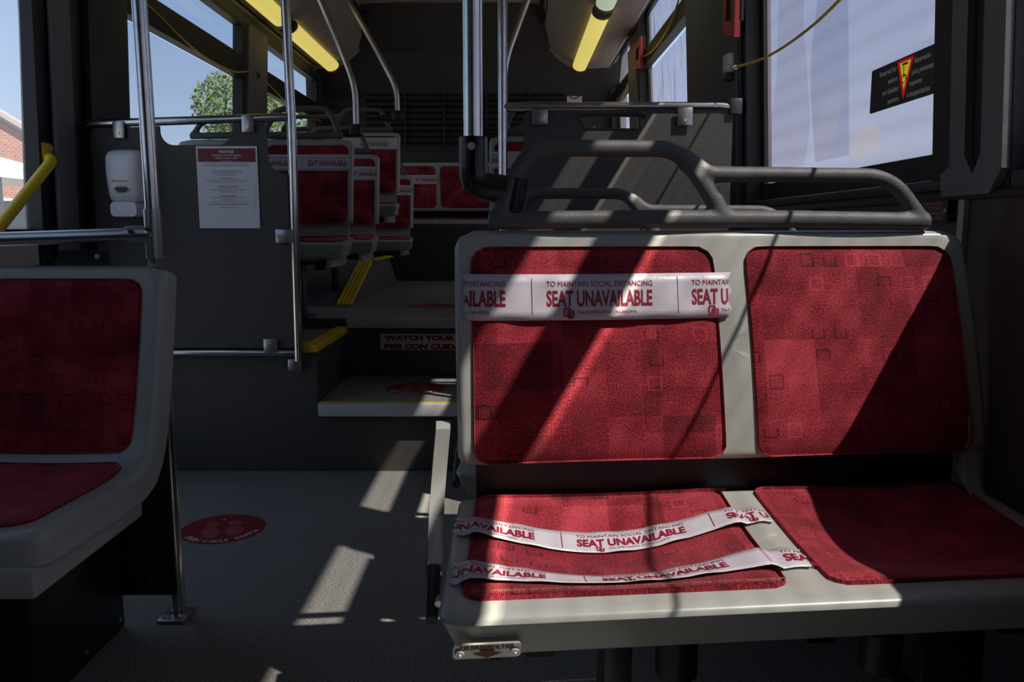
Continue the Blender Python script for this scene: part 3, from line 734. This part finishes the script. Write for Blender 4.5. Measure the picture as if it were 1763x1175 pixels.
# ================================================================== STANCHIONS
r0 = .0165
st = thing('stanchion', 'steel pole and rail behind the shaded left seat', 'pole', (-.808, 1.88, 0))
m = MB(); m.tube([(0, 0, .008), (-.006, 0, .9), (-.016, 0, 2.51)], r0, 20); m.build('pole', STEEL, st)
m = MB(); m.tube(fillet([(-.79, 0, .893), (-.06, 0, .918), (-.02, 0, .921)], .02), r0*.95, 18); m.build('rail', SATIN, st)
m = MB(); m.tube([(-.007, 0, .865), (-.007, 0, .975)], .0195, 18); m.tube([(-.007, 0, .92), (-.07, 0, .918)], .0195, 18); m.sphere((-.012, 0, .92), .0215, 14); jn = m.build('joint', SATIN, st)
for x, z in ((-.05, .925), (-.012, .93)):
    q = MB(); q.cyl((x, -.018, z), (x, -.025, z), .005, 8); q.build('bolt', DARKSTEEL, jn)
m = MB(); m.box(-.035, .03, -.045, .03, 0, .009, bev=.002); bp = m.build('base_plate', SATIN, st)
for x, y in ((-.022, -.03), (-.022, -.005), (.018, -.03)):
    q = MB(); q.cyl((x, y, .009), (x, y, .014), .005, 8); q.build('bolt', CHROME, bp)
m = MB(); m.prism([(-.27, .55), (-.255, .84), (-.235, .882), (-.125, .882), (-.115, .55)], .01, Matrix.Translation((0, .02, 0)) @ Matrix(((1, 0, 0, 0), (0, 0, 1, 0), (0, 1, 0, 0), (0, 0, 0, 1))))
sp_ = m.build('screen_plate', BLACK, st, smooth=False)
q = MB(); q.cyl((-.148, .02, .868), (-.148, .014, .868), .006, 10); q.build('bolt', CHROME, sp_)
m = MB(); m.box(-.05, -.015, -.03, .02, .15, .18); m.cyl((-.03, -.03, .145), (-.03, .01, .145), .01, 8); m.build('lower_clamp', BLACK, st)

MXZ = Matrix(((1, 0, 0, 0), (0, 0, 1, 0), (0, 1, 0, 0), (0, 0, 0, 1)))    # poly (x,z) extruded along y
# left partition
pl = thing('partition', 'dark partition with notice and soap dispenser, steel rails round it', 'partition', (-.80, 3.04, .47))
m = MB(); m.tube([(-.002, 0, -.03), (.0, 0, .4), (.003, 0, .86), (-.004, 0, 1.27), (-.03, 0, 1.5), (-.06, 0, 2.04)], r0, 18); m.build('pole', STEEL, pl)
m = MB(); m.tube(fillet([(-.79, .0, .825), (-.72, 0, .838), (-.01, 0, .862)], .02), r0*.9, 16); m.build('top_rail', STEEL, pl)
m = MB(); m.tube([(-.80, .0, .0), (-.0, 0, .0)], r0*.85, 16); m.build('bottom_rail', STEEL, pl)
poly = [(-.725, .02), (-.725, .80)]+arc(-.705, .80, .02, PI, PI/2, 4)+[(-.475, .83)]+arc(-.425, .812, .05, PI*1.05, PI*1.5, 5)+arc(-.265, .812, .05, PI*1.5, PI*1.95, 5)+[(-.20, .838), (-.105, .838), (-.089, .82), (-.086, .73)]+arc(-.036, .715, .05, PI*1.02, PI*1.42, 5)+[(-.018, .655), (-.014, .02)]
m = MB(); m.prism(poly, .012, Matrix.Translation((0, -.006, 0)) @ MXZ); m.build('board', PANEL, pl, smooth=False)
def clip_(parent, x, z, w=.042, h=.06, y=-.017, bolt=(0, -.012)):
    q = MB(); q.box(x-w/2, x+w/2, y-.004, y+.001, z-h/2, z+h/2, bev=.002); b = q.build('clip', SATIN, parent)
    q = MB(); q.cyl((x+bolt[0], y-.004, z+bolt[1]), (x+bolt[0], y-.009, z+bolt[1]), .005, 10); q.build('bolt', CHROME, b)
clip_(pl, -.615, .815); clip_(pl, -.150, .836); clip_(pl, -.035, .435, .06, .05, bolt=(-.02, 0)); clip_(pl, -.10, .03, .05, .05, bolt=(0, .01)); clip_(pl, -.022, -.05, .05, .045, y=.02, bolt=(-.01, -.008))
# right partition
pr = thing('partition', 'dark partition with striped sunlight behind the front seat, under a steel rail', 'partition', (-.034, 3.04, .47))
m = MB(); m.tube([(0, 0, .02), (0, 0, 2.04)], r0, 18); m.build('pole', STEEL, pr)
m = MB(); m.tube([(0, 0, .897), (.78, 0, .900), (.83, 0, .896)], r0*.95, 16); rl = m.build('top_rail', STEEL, pr)
m = MB(); m.box(.815, .86, -.02, .02, .87, .925, bev=.004); m.build('wall_flange', DARKSTEEL, pr)
poly = [(.075, .03), (.075, .865), (.095, .885), (.245, .885)]+[(.262, .83), (.285, .812), (.485, .812), (.508, .83)]+[(.525, .885), (.83, .885), (.83, .03)]
m = MB(); m.prism(poly, .012, Matrix.Translation((0, -.006, 0)) @ MXZ); m.build('board', PANEL, pr, smooth=False)
m = MB(); m.tube([(0, 0, .03), (.84, 0, .03)], r0*.85, 14); m.build('bottom_rail', STEEL, pr)
clip_(pr, .135, .86, .055, .055); clip_(pr, .655, .86, .055, .06)
# main grab pole on the seat handle
gp = thing('grab_pole', 'thick steel pole clamped to the sunlit seat handle', 'pole', (-.066, 1.425, 1.0))
m = MB(); m.tube([(0, 0, .05), (0, 0, 1.51)], r0, 24); m.build('tube', STEEL, gp)
m = MB(); m.tube(fillet([(0, 0, .085), (0, 0, .005), (.055, .0, -.003)], .035, 8), [.0245]*10, 18)
m.tube([(0, 0, .085), (0, 0, .02), (.002, 0, .003), (.008, 0, -.006)], [.0245, .0245, .022, .012], 18)
el = m.build('elbow_clamp', mat('clamp_black', (.02, .02, .023), .3), gp)
q = MB(); q.cyl((-.002, -.022, .068), (-.002, -.0270, .068), .0065, 16); q.build('bolt', CHROME, el)
m = MB(); m.tube([(.035, 0, .0), (.085, .004, -.012)], .0195, 16); m.tube([(.05, .002, -.004), (.056, .002, -.005)], .023, 16); m.tube([(.076, .003, .016), (.066, .002, -.040)], .0205, 14); m.build('collar', mat('clamp_black', (.02, .02, .023), .3), gp)
# bent poles further back
def bent(label, pts, clampz=None):
    t = thing('grab_pole', label, 'pole', pts[0], group='bent poles at the rear')
    b = Vector(pts[0]); pp = [Vector(p)-b for p in pts]
    m = MB(); m.tube(fillet(pp, .12, 6), r0, 14); m.build('tube', SATIN, t)
    m = MB(); m.box(-.035, .035, -.03, .03, -.045, .02, bev=.012); m.cyl((-.10, 0, -.025), (.02, 0, -.025), .02, 12); m.build('clamp', BLACK, t)
bent('bent steel pole rising from the second seat behind the notice partition', [(-.853, 4.60, 1.48), (-.853, 4.60, 1.70), (-.91, 4.6, 1.86), (-1.10, 4.55, 2.34)])
bent('bent steel pole rising from the seat on the yellow edged podium', [(-.732, 5.38, 1.66), (-.732, 5.38, 1.82), (-.90, 5.36, 2.14), (-1.06, 5.34, 2.42)])
bent('bent steel pole rising behind the right partition pole', [(-.045, 4.60, 1.48), (-.045, 4.60, 1.82), (.12, 4.6, 2.25), (.20, 4.6, 2.42)])
for x, lb in ((-1.07, 'black overhead rail along the left edge of the ceiling'), (.205, 'black overhead rail along the right edge of the ceiling')):
    t = thing('overhead_rail', lb, 'rail', (x, 3.2, 2.45))
    m = MB(); m.tube([(0, 0, 0), (0, 3.1, 0)], .016, 12); m.build('tube', BLACK, t)
    for y in (.2, 1.2, 2.1, 3.0):
        m = MB(); m.box(-.02, .02, y-.03, y+.03, -.02, .075, bev=.006); m.build('bracket', BLACK, t)

# ================================================================== FITTINGS
# soap dispenser
dp = thing('soap_dispenser', 'white wall soap dispenser on the left partition', 'dispenser', (-1.382, 3.034, .975))
def disp_S(scale):
    return None
rows = [(.058, .052, .055), (.060, .060, .075), (.062, .080, .085), (.064, .12, .092), (.066, .17, .095), (.066, .21, .09), (.060, .228, .075), (.045, .236, .05)]
vs = []; n = 24
for hw_, z, dpth in rows:
    for i in range(n):
        a = PI*i/(n-1); c = math.cos(a); s_ = math.sin(a)
        x = -hw_*(abs(c)**.45)*(1 if c >= 0 else -1); y = -dpth*(s_**.5); vs.append((x, y, z))
fs = [(i*n+j, i*n+j+1, (i+1)*n+j+1, (i+1)*n+j) for i in range(len(rows)-1) for j in range(n-1)]+[tuple(range(n)), tuple(range((len(rows)-1)*n, len(rows)*n))]+[(i*n+n-1, i*n, (i+1)*n, (i+1)*n+n-1) for i in range(len(rows)-1)]
m = MB(); m.add(vs, fs); m.build('housing', WHITEP, dp, ang=50)
m = MB(); m.prism(rrect(-.046, .046, 0, .052, .016), .085, Matrix.Translation((0, 0, .0)) @ Matrix.Rotation(PI/2, 4, 'X')); m.build('push_lever', mat('lever_white', (.80, .82, .88), .3), dp)
ff = plane_fn((0, -.0975, 0), (1, 0, 0), (0, 0, 1))
m = MB(); m.prism([(-.026, .098), (-.014, .104), (.014, .104), (.026, .098), (.012, .084), (-.012, .084)], .003, Matrix.Translation((0, -.0915, 0)) @ Matrix.Rotation(PI/2, 4, 'X')); m.build('sight_window', BLACK, dp)
m = MB(); fq = plane_fn((0, -.0962, 0), (1, 0, 0), (0, 0, 1)); add_strip(m, fq, -.03, -.022, .121, .127); add_strip(m, fq, -.019, .028, .1225, .125); m.build('print', INKG, dp, False, False)
# notice
nt_ = thing('notice_poster', 'printed notice with a crimson heading in a clear sleeve on the left partition', 'poster', (-1.144, 3.0315, .934))
m = MB(); m.box(0, .221, -.0015, .0008, 0, .294); m.build('sheet', PAPER, nt_, smooth=False)
fn = plane_fn((0, -.0025, 0), (1, 0, 0), (0, 0, 1))
m = MB(); add_strip(m, fn, .006, .215, .238, .286); m.build('heading_band', mat('notice_crimson', (.20, .012, .03), .4), nt_, False, False)
fn = plane_fn((0, -.003, 0), (1, 0, 0), (0, 0, 1))
m = MB(); add_txt(m, fn, 'NOTICE', .0095, .052, .0006, at=(.11, .270)); add_txt(m, fn, 'TEMPORARY SERVICE POLICIES', .0055, .108, .0002, at=(.11, .2585)); add_txt(m, fn, 'Effective August 1, 2020', .0055, .08, .0002, at=(.11, .2495))
add_strip(m, fn, .088, .132, .2405, .2420); m.build('heading_lettering', INKW, nt_, False, False)
m = MB(); mr_ = MB()
for z, w, red in [(.231, .15, 0), (.2245, .17, 0), (.206, .10, 1), (.199, .11, 0), (.192, .075, 0), (.180, .056, 1), (.173, .155, 0), (.1655, .125, 0), (.153, .078, 1), (.146, .07, 0), (.139, .12, 0), (.1315, .07, 0), (.117, .058, 1), (.110, .115, 0), (.103, .055, 0), (.0955, .125, 0), (.076, .065, 0)]:
    q = mr_ if red else m; x = .11-w/2; e = .11+w/2
    while x < e:
        l = random.uniform(.005, .016); add_strip(q, fn, x, min(e, x+l), z-.0009, z+.0009); x += l+.0018
add_strip(mr_, fn, .038, .182, .0855, .0872)
m.build('body_lettering', mat('print_grey', (.2, .2, .23), .6), nt_, False, False); mr_.build('body_heading', CRIMSON, nt_, False, False)
m = MB()
for a in range(5):
    x = .196+.004*random.random(); z = .06+a*.02; m.tube([(x, -.0035, z), (x+.012, -.004, z+.025)], .0009, 5)
m.build('sleeve_crease', mat('sleeve_plastic', (.85, .85, .9), .1), nt_)
# yellow grab bar by the door
yb = thing('grab_bar', 'yellow diagonal grab bar across the left door glass', 'handle', (XL+.03, 2.83, 1.17))
m = MB(); m.tube(fillet([(.0, 0, -.0), (.03, -.03, -.012), (.035, -.45, -.30), (.03, -.62, -.36)], .05), .018, 16); m.build('bar', YELLOW, yb)
m = MB(); m.box(-.012, -.004, -.02, .05, -.02, .05, bev=.003); m.tube([(-.008, 0, 0), (.01, -.005, -.005)], .02, 12); fg = m.build('flange', YELLOW, yb)
q = MB(); q.cyl((-.004, .02, .032), (.004, .02, .032), .009, 12); q.build('bolt', CHROME, fg)

# tube lights
def light_unit(label, x, z, y0, y1, m_, tilt, group='tube lights in the ceiling coves'):
    t = thing('tube_light', label, 'light', (x, y0, z), group=group); M = Matrix.Rotation(tilt, 4, 'Y')
    q = MB(); prof_ = [(-.052, .012)]+[(-.052*math.cos(PI*i/10), -.034*math.sin(PI*i/10)) for i in range(11)]+[(.052, .012)]
    L = y1-y0; n_ = len(prof_)
    vs = [M @ Vector((a, y, b)) for y in (.03, L-.03) for a, b in prof_]
    q.add(vs, [(i, i+1, n_+i+1, n_+i) for i in range(n_-1)]+[tuple(range(n_)), tuple(range(n_, 2*n_)), (0, n_-1, 2*n_-1, n_)]); q.build('diffuser', m_, t, ang=50)
    for a, b in ((-.02, .03), (L-.03, L+.02)):
        q = MB(); q.prism([(x_*1.1, z_*1.15) for x_, z_ in prof_], b-a, M @ Matrix(((1, 0, 0, 0), (0, 0, 1, a), (0, 1, 0, 0), (0, 0, 0, 1)))); q.build('end_cap', mat('cap_brown', (.10, .085, .06), .5), t)
light_unit('yellow lit tube over the left windows, nearer of the two in the left cove', -1.375, 2.165, 3.85, 5.12, LIT, -.35)
light_unit('yellow lit tube in the left cove, the one ending at the rear bulkhead', -1.375, 2.165, 5.24, 6.52, LIT, -.35)
light_unit('pale greenish tube over the right windows at the top of the photo', .51, 2.15, 3.45, 4.72, LITW, .2)
light_unit('bright yellow lit tube in the right cove toward the rear', .51, 2.15, 4.84, 6.45, LIT, .2)
# roof hatch
hv = thing('roof_vent', 'beige ceiling vent panel at the top centre', 'vent', (-.36, 5.18, 2.47))
m = MB(); m.box(-.42, .42, 0, .70, 0, .06, bev=.015); m.build('frame', CEIL, hv)
m = MB(); m.box(-.34, .34, .06, .62, -.014, .01, bev=.01); m.build('cover', mat('vent_beige', (.27, .24, .2), .5), hv)
for k in range(3):
    m = MB(); m.box(-.2, .2, .15+k*.15, .19+k*.15, -.017, -.012); m.build('slot', BLACK, hv, smooth=False)

# cords
def cord(label, pts, brk=(), r=.0045):
    t = thing('pull_cord', label, 'cord', pts[0], group='yellow stop cords')
    b = Vector(pts[0]); pp = [Vector(p)-b for p in pts]
    m = MB(); m.tube(smooth_path(pp, 6), r, 8); m.build('cord', CORDM, t)
    return t
cord('yellow pull cord drooping along the left windows', [(-1.545, 2.9, 1.96), (-1.545, 3.69, 1.866), (-1.545, 3.95, 1.822), (-1.545, 4.28, 1.79), (-1.545, 4.72, 1.80), (-1.545, 5.13, 1.86), (-1.545, 5.8, 1.79), (-1.545, 6.2, 1.76), (-1.545, 6.8, 1.80)])
cord('yellow pull cord rising from its bracket across the right window beside the seat', [(.800, 3.04, 1.505), (.815, 2.73, 1.478), (.82, 2.42, 1.477), (.82, 2.14, 1.50), (.82, 1.75, 1.57), (.82, 1.3, 1.52), (.82, .9, 1.43), (.82, .3, 1.50)], r=.0042)
cord('yellow pull cord drooping along the right windows behind the partition', [(.80, 3.95, 2.10), (.80, 4.30, 1.965), (.80, 4.85, 1.94), (.80, 5.44, 1.985), (.80, 6.2, 1.87), (.80, 6.8, 1.9)])
cb = thing('cord_bracket', 'small grey cord bracket on the pillar right of the partition', 'bracket', (.80, 3.10, 1.53))
m = MB(); m.box(-.026, .02, -.03, .03, -.035, .035, bev=.012); m.build('body', mat('bracket_grey', (.5, .5, .5), .4), cb)
m = MB(); m.cyl((0, -.03, -.022), (.0, -.062, -.025), .008, 10); m.build('ferrule', CHROME, cb)
m = MB(); m.box(-.02, .02, -.02, .03, -.06, -.033, bev=.004); m.build('switch', BLACK, cb)
cb2 = thing('cord_bracket', 'small cord bracket on the pillar between the two left windows', 'bracket', (-1.548, 5.13, 1.86))
m = MB(); m.box(-.012, .016, -.03, .03, -.02, .02, bev=.006); m.build('body', DARKSTEEL, cb2)
# emergency release handles
def release(label, y, z0, z1, X_, w=.085):
    t = thing('emergency_handle', label, 'handle', (X_, y, z0), group='red emergency window handles')
    h = z1-z0; out = [(-w, .05), (w, .0), (w, h), (-w, h)]; inn = [(-w*.5, .085), (w*.5, .065), (w*.5, h-.04), (-w*.5, h-.04)]
    m = MB(); m.ring_prism(out, inn, .02, Matrix.Translation((-.02, 0, 0)) @ Matrix(((0, 0, 1, 0), (-1, 0, 0, 0), (0, 1, 0, 0), (0, 0, 0, 1)))); m.build('grip', REDP, t, smooth=False)
    m = MB(); m.box(-.004, .012, -w, w, .055, h); m.build('backplate', BLACK, t, smooth=False)
release('red emergency window handle at the top, above the cord bracket', 3.08, 1.60, 1.86, .800)
release('red emergency window handle on the far right pillar', 5.30, 1.90, 2.09, .80, .13)

# signs
ns = thing('no_smoking_sign', 'small white no smoking sign on the rear wall', 'sign', (.515, 6.965, 1.962))
m = MB(); m.box(-.062, .062, -.004, .004, 0, .155); m.build('plate', PAPER, ns, smooth=False)
fn = plane_fn((0, -.006, .085), (1, 0, 0), (0, 0, 1))
circ = lambda r_, n_=28: [(r_*math.cos(2*PI*i/n_), r_*math.sin(2*PI*i/n_)) for i in range(n_)]
m = MB(); add_ring(m, fn, circ(.055), circ(.045)); add_poly(m, fn, [(-.036, .028), (-.028, .036), (.036, -.028), (.028, -.036)]); m.build('red_ring', mat('sign_red', (.5, .02, .02), .5), ns, False, False)
fn2 = plane_fn((0, -.0055, .085), (1, 0, 0), (0, 0, 1))
m = MB(); add_strip(m, fn2, -.034, .014, -.010, .0); add_strip(m, fn2, .017, .021, -.010, .0); add_strip(m, fn2, .024, .028, -.010, .0); add_poly(m, fn2, [(.02, .006), (.03, .012), (.022, .026), (.015, .02)]); m.build('cigarette', INKG, ns, False, False)
ws = thing('step_sign', 'white and red watch your step sign on the upper step riser', 'sign', (-.595, 3.632, .390))
ws.location = (-.595, 3.659, .388)
m = MB(); m.box(0, .46, -.004, .0005, 0, .078); m.build('plate', mat('sign_pink_white', (.72, .60, .62), .5), ws, smooth=False)
fn = plane_fn((0, -.0048, 0), (1, 0, 0), (0, 0, 1))
m = MB(); add_txt(m, fn, 'WATCH YOUR STEP', .021, .42, .0022, at=(.23, .047)); add_txt(m, fn, 'PISE CON CUIDADO', .021, .42, .0022, at=(.23, .008)); add_strip(m, fn, .004, .456, .0385, .0400)
add_ring(m, fn, [(0, 0), (.46, 0), (.46, .078), (0, .078)], [(.003, .003), (.457, .003), (.457, .075), (.003, .075)]); m.build('lettering', mat('sign_ink', (.20, .01, .02), .5), ws, False, False)
def sheer(name, col, f=.5):
    m = bpy.data.materials.new(name); m.use_nodes = True; t = m.node_tree; p = t.nodes['Principled BSDF']
    p.inputs['Base Color'].default_value = (*col, 1); p.inputs['Roughness'].default_value = .5
    tl = t.nodes.new('ShaderNodeBsdfTranslucent'); tl.inputs[0].default_value = (*col, 1); mx = t.nodes.new('ShaderNodeMixShader'); mx.inputs[0].default_value = f
    t.links.new(p.outputs[0], mx.inputs[1]); t.links.new(tl.outputs[0], mx.inputs[2]); t.links.new(mx.outputs[0], t.nodes['Material Output'].inputs[0]); return m
# reserved seats decal on the glass
dc = thing('reserved_decal', 'black reserved seating decal with a yellow triangle on the right window', 'sign', (XR+.04, 2.12, 1.217))
dc.rotation_euler = (0, 0, -PI/2)          # local +x runs along -Y, local -y faces into the bus
m = MB(); f0 = plane_fn((0, 0, 0), (1, 0, 0), (0, 0, 1))
for q_ in ([(0, .004), (.004, 0), (.178, 0), (.178, .010), (.138, .100), (.138, .105), (.004, .105), (0, .101)], [(.178, 0), (.42, 0), (.42, .105), (.218, .105), (.218, .100), (.178, .010)], [(.138, .100), (.218, .100), (.218, .105), (.138, .105)]): add_poly(m, f0, q_)
m.build('sheet', mat('decal_black', (.030, .031, .033), .5), dc, smooth=False)
fn = plane_fn((0, -.0005, 0), (1, 0, 0), (0, 0, 1))
m = MB()
for i, s_ in enumerate(('Reserved for', 'seniors', 'and disabled', 'persons.')): add_txt(m, fn, s_, .0125, None, .0003, 'RIGHT', at=(.137-.0 +i*.007, .081-i*.0235))
for i, s_ in enumerate(('Reservado', 'para personas', 'mayores', 'e incapacitados')): add_txt(m, fn, s_, .0125, None, .0003, 'LEFT', at=(.222-i*.009, .081-i*.0235))
m.build('lettering', mat('decal_ink', (.95, .88, .80), .5), dc, False, False)
m = MB(); add_ring(m, fn, [(.136, .1015), (.220, .1015), (.178, .007)], [(.151, .0935), (.205, .0935), (.178, .031)]); m.build('red_triangle', sheer('decal_red', (.62, .015, .015), .45), dc, False, False)
fn = plane_fn((0, -.0003, 0), (1, 0, 0), (0, 0, 1))
m = MB(); add_poly(m, fn, [(.150, .094), (.206, .094), (.178, .030)]); m.build('yellow_triangle', sheer('decal_yellow', (.85, .68, .03), .45), dc, False, False)
fn = plane_fn((0, -.0010, 0), (1, 0, 0), (0, 0, 1))
m = MB(); add_ring(m, fn, [(.176+x, .056+y) for x, y in circ(.0105, 20)], [(.176+x, .056+y) for x, y in circ(.0082, 20)])
add_poly(m, fn, [(.172, .058), (.175, .058), (.175, .078), (.172, .078)]); add_poly(m, fn, [(.174, .061), (.185, .061), (.185, .064), (.174, .064)]); add_poly(m, fn, [(.183, .063), (.186, .063), (.192, .050), (.189, .049)])
add_poly(m, fn, [(.173+.003*math.cos(a*.8), .081+.003*math.sin(a*.8)) for a in range(8)]); add_strip(m, fn, .165, .192, .086, .091); m.build('wheelchair_symbol', BLACK, dc, False, False)
lb = tag(None or MB().box(-1.5605, -1.5575, 4.08, 4.36, 1.850, 1.868).build('label_strip', mat('pale_label', (.45, .45, .44), .5), smooth=False), 'thin pale label strip on the bar between the left window panes', 'label')
# emergency exit plate
ex = thing('exit_plate', 'small dark maroon emergency exit plate under the ribbed pillar', 'sign', (XR-.013, 1.722, .945)); ex.rotation_euler = (0, 0, -PI/2)
m = MB(); m.box(0, .115, -.003, .012, 0, .042); m.build('plate', mat('plate_maroon', (.06, .008, .012), .4), ex, smooth=False)
fn = plane_fn((0, -.0036, 0), (1, 0, 0), (0, 0, 1)); m = MB()
add_txt(m, fn, 'EMERGENCY EXIT', .005, .07, .0002, at=(.0575, .033)); add_txt(m, fn, 'SALIDA DE EMERGENCIA', .005, .085, .0002, at=(.0575, .014))
for z in (.028, .024, .008, .004): add_strip(m, fn, .02, .095, z, z+.0014)
m.build('lettering', mat('plate_ink', (.3, .22, .22), .5), ex, False, False)
for x in (.006, .109):
    q = MB(); q.cyl((x, -.003, .021), (x, -.006, .021), .004, 10); q.build('screw', CHROME, ex)

# floor decals
def floor_decal(label, c, r_, rot, name='floor_decal'):
    t = thing(name, label, 'floor decal', c, rot, group='round stand here floor decals')
    m = MB(); m.prism(circ(r_, 48), .0012); m.build('disc', MAROON, t)
    fn = plane_fn((0, 0, .0018), (1, 0, 0), (0, 1, 0)); m = MB()
    for s_ in (-1, 1):
        for cy, a, b in ((.030, .027, .044), (-.040, .021, .024)):
            add_poly(m, fn, [(s_*.034*r_/.126+a*math.cos(2*PI*i/18)*r_/.126, (cy+b*math.sin(2*PI*i/18))*r_/.126) for i in range(18)])
    m.build('footprints', PINK, t, False, False)
    m = MB(); s = 'PLEASE STAND HERE'; span = 2.2
    for i, ch in enumerate(s):
        if ch == ' ': continue
        a = PI/2+span/2-span*i/(len(s)-1); R_ = r_*.78
        f = plane_fn((R_*math.cos(a), R_*math.sin(a), .0018), (math.sin(a), -math.cos(a), 0), (math.cos(a), math.sin(a), 0))
        add_txt(m, f, ch, .020*r_/.126, None, .0006)
    m.build('lettering', INKW, t, False, False)
    q = MB(); q.cyl((0, -r_*.62, .001), (0, -r_*.62, .003), .006, 10); q.build('stud', CHROME, t)
floor_decal('round maroon stand here decal on the lower grey floor', (-.905, 2.462, .0003), .128, math.radians(196))
floor_decal('round maroon stand here decal on the first step tread', (-.40, 3.36, .2723), .125, PI)
floor_decal('round maroon decal on the upper rear floor, in shade', (-.42, 4.25, .5333), .125, PI)

# ================================================================== OUTSIDE
gd = MB(); gd.box(-80, 60, -60, 90, -.5, -.4); struct(gd.build('ground', mat('concrete_ground', (.33, .32, .29), .9, noise=(2, .1)), smooth=False))
bl = thing('brick_building', 'red brick building with a pitched gable seen through the left door', 'building', (-22.57, 26.3, -.4))
bl.rotation_euler.z = math.radians(31)
m = MB(); m.prism([(-6, 0), (7.2, 0), (7.2, 4.25), (2.0, 7.6), (-3, 4.4), (-6, 4.4)], 8, MXZ); m.build('wall', BRICK, bl, smooth=False)
m = MB(); m.tube([(7.6, -.1, 4.0), (2.0, -.1, 7.65), (-3.4, -.1, 4.2)], .16, 6); m.build('roof_edge', mat('fascia', (.35, .3, .28), .7), bl)
for x in (1.0, 3.4, 5.8):
    for z in (.9, 3.6):
        if z > 3 and x > 5: continue
        q = MB(); q.box(x-.5, x+.5, -.06, .1, z, z+1.5); w_ = q.build('window', mat('window_white', (.6, .6, .6), .5), bl, smooth=False)
        q = MB(); q.box(x-.42, x+.42, -.09, .0, z+.08, z+1.42); q.build('pane', mat('window_dark', (.03, .035, .04), .1), w_, smooth=False)
cn = thing('canopy', 'white tent canopy in front of the brick building', 'canopy', (-16.1, 22, -.4))
m = MB(); m.add([(-3.5, 0, 2.9), (2.6, 0, 2.9), (2.6, 4, 2.9), (-3.5, 4, 2.9), (-.5, 2, 3.9), (-3.5, 0, 2.7), (2.6, 0, 2.7), (2.6, 4, 2.7), (-3.5, 4, 2.7)], [(0, 1, 4), (1, 2, 4), (2, 3, 4), (3, 0, 4), (0, 5, 6, 1), (1, 6, 7, 2), (2, 7, 8, 3), (3, 8, 5, 0)])
m.build('roof', mat('canvas_white', (.75, .75, .72), .8), cn, smooth=False)
for x, y in ((-3.4, .1), (2.5, .1), (2.5, 3.9), (-3.4, 3.9)):
    q = MB(); q.cyl((x, y, 0), (x, y, 2.75), .06, 8); q.build('post', DARKSTEEL, cn)
LEAF = mat('leaf_green', (.12, .17, .06), .7, noise=(2, .3)); BARK = mat('bark', (.08, .06, .04), .9)
def tree(label, x, y, h, r_, seed):
    rnd = random.Random(seed); t = thing('tree', label, 'tree', (x, y, -.4), group='trees beyond the left windows')
    q = MB(); q.tube([(0, 0, 0), (.1, 0, h*.4), (0, .1, h*.75)], [.22, .16, .07], 10); q.build('trunk', BARK, t)
    q = MB()
    for k in range(4200):
        d = Vector((rnd.gauss(0, 1), rnd.gauss(0, 1), rnd.gauss(0, 1))).normalized()*r_*rnd.uniform(.3, 1)**.5
        p = Vector((d.x, d.y, d.z*.8+h-r_*.7)); a = Vector((rnd.gauss(0, 1), rnd.gauss(0, 1), rnd.gauss(0, 1))).normalized(); b = a.orthogonal().normalized(); s_ = rnd.uniform(.06, .15)*r_/2.5
        q.add([p-a*s_, p-b*s_*.5, p+a*s_, p+b*s_*.5], [(0, 1, 2, 3)])
    q.build('crown', LEAF, t, False, False)
tree('round green tree at the far edge of the first left rear window', -10.6, 33, 7.4, 1.9, 1)
tree('broad green tree filling the second left rear window', -13.0, 47, 8.4, 4.2, 2)
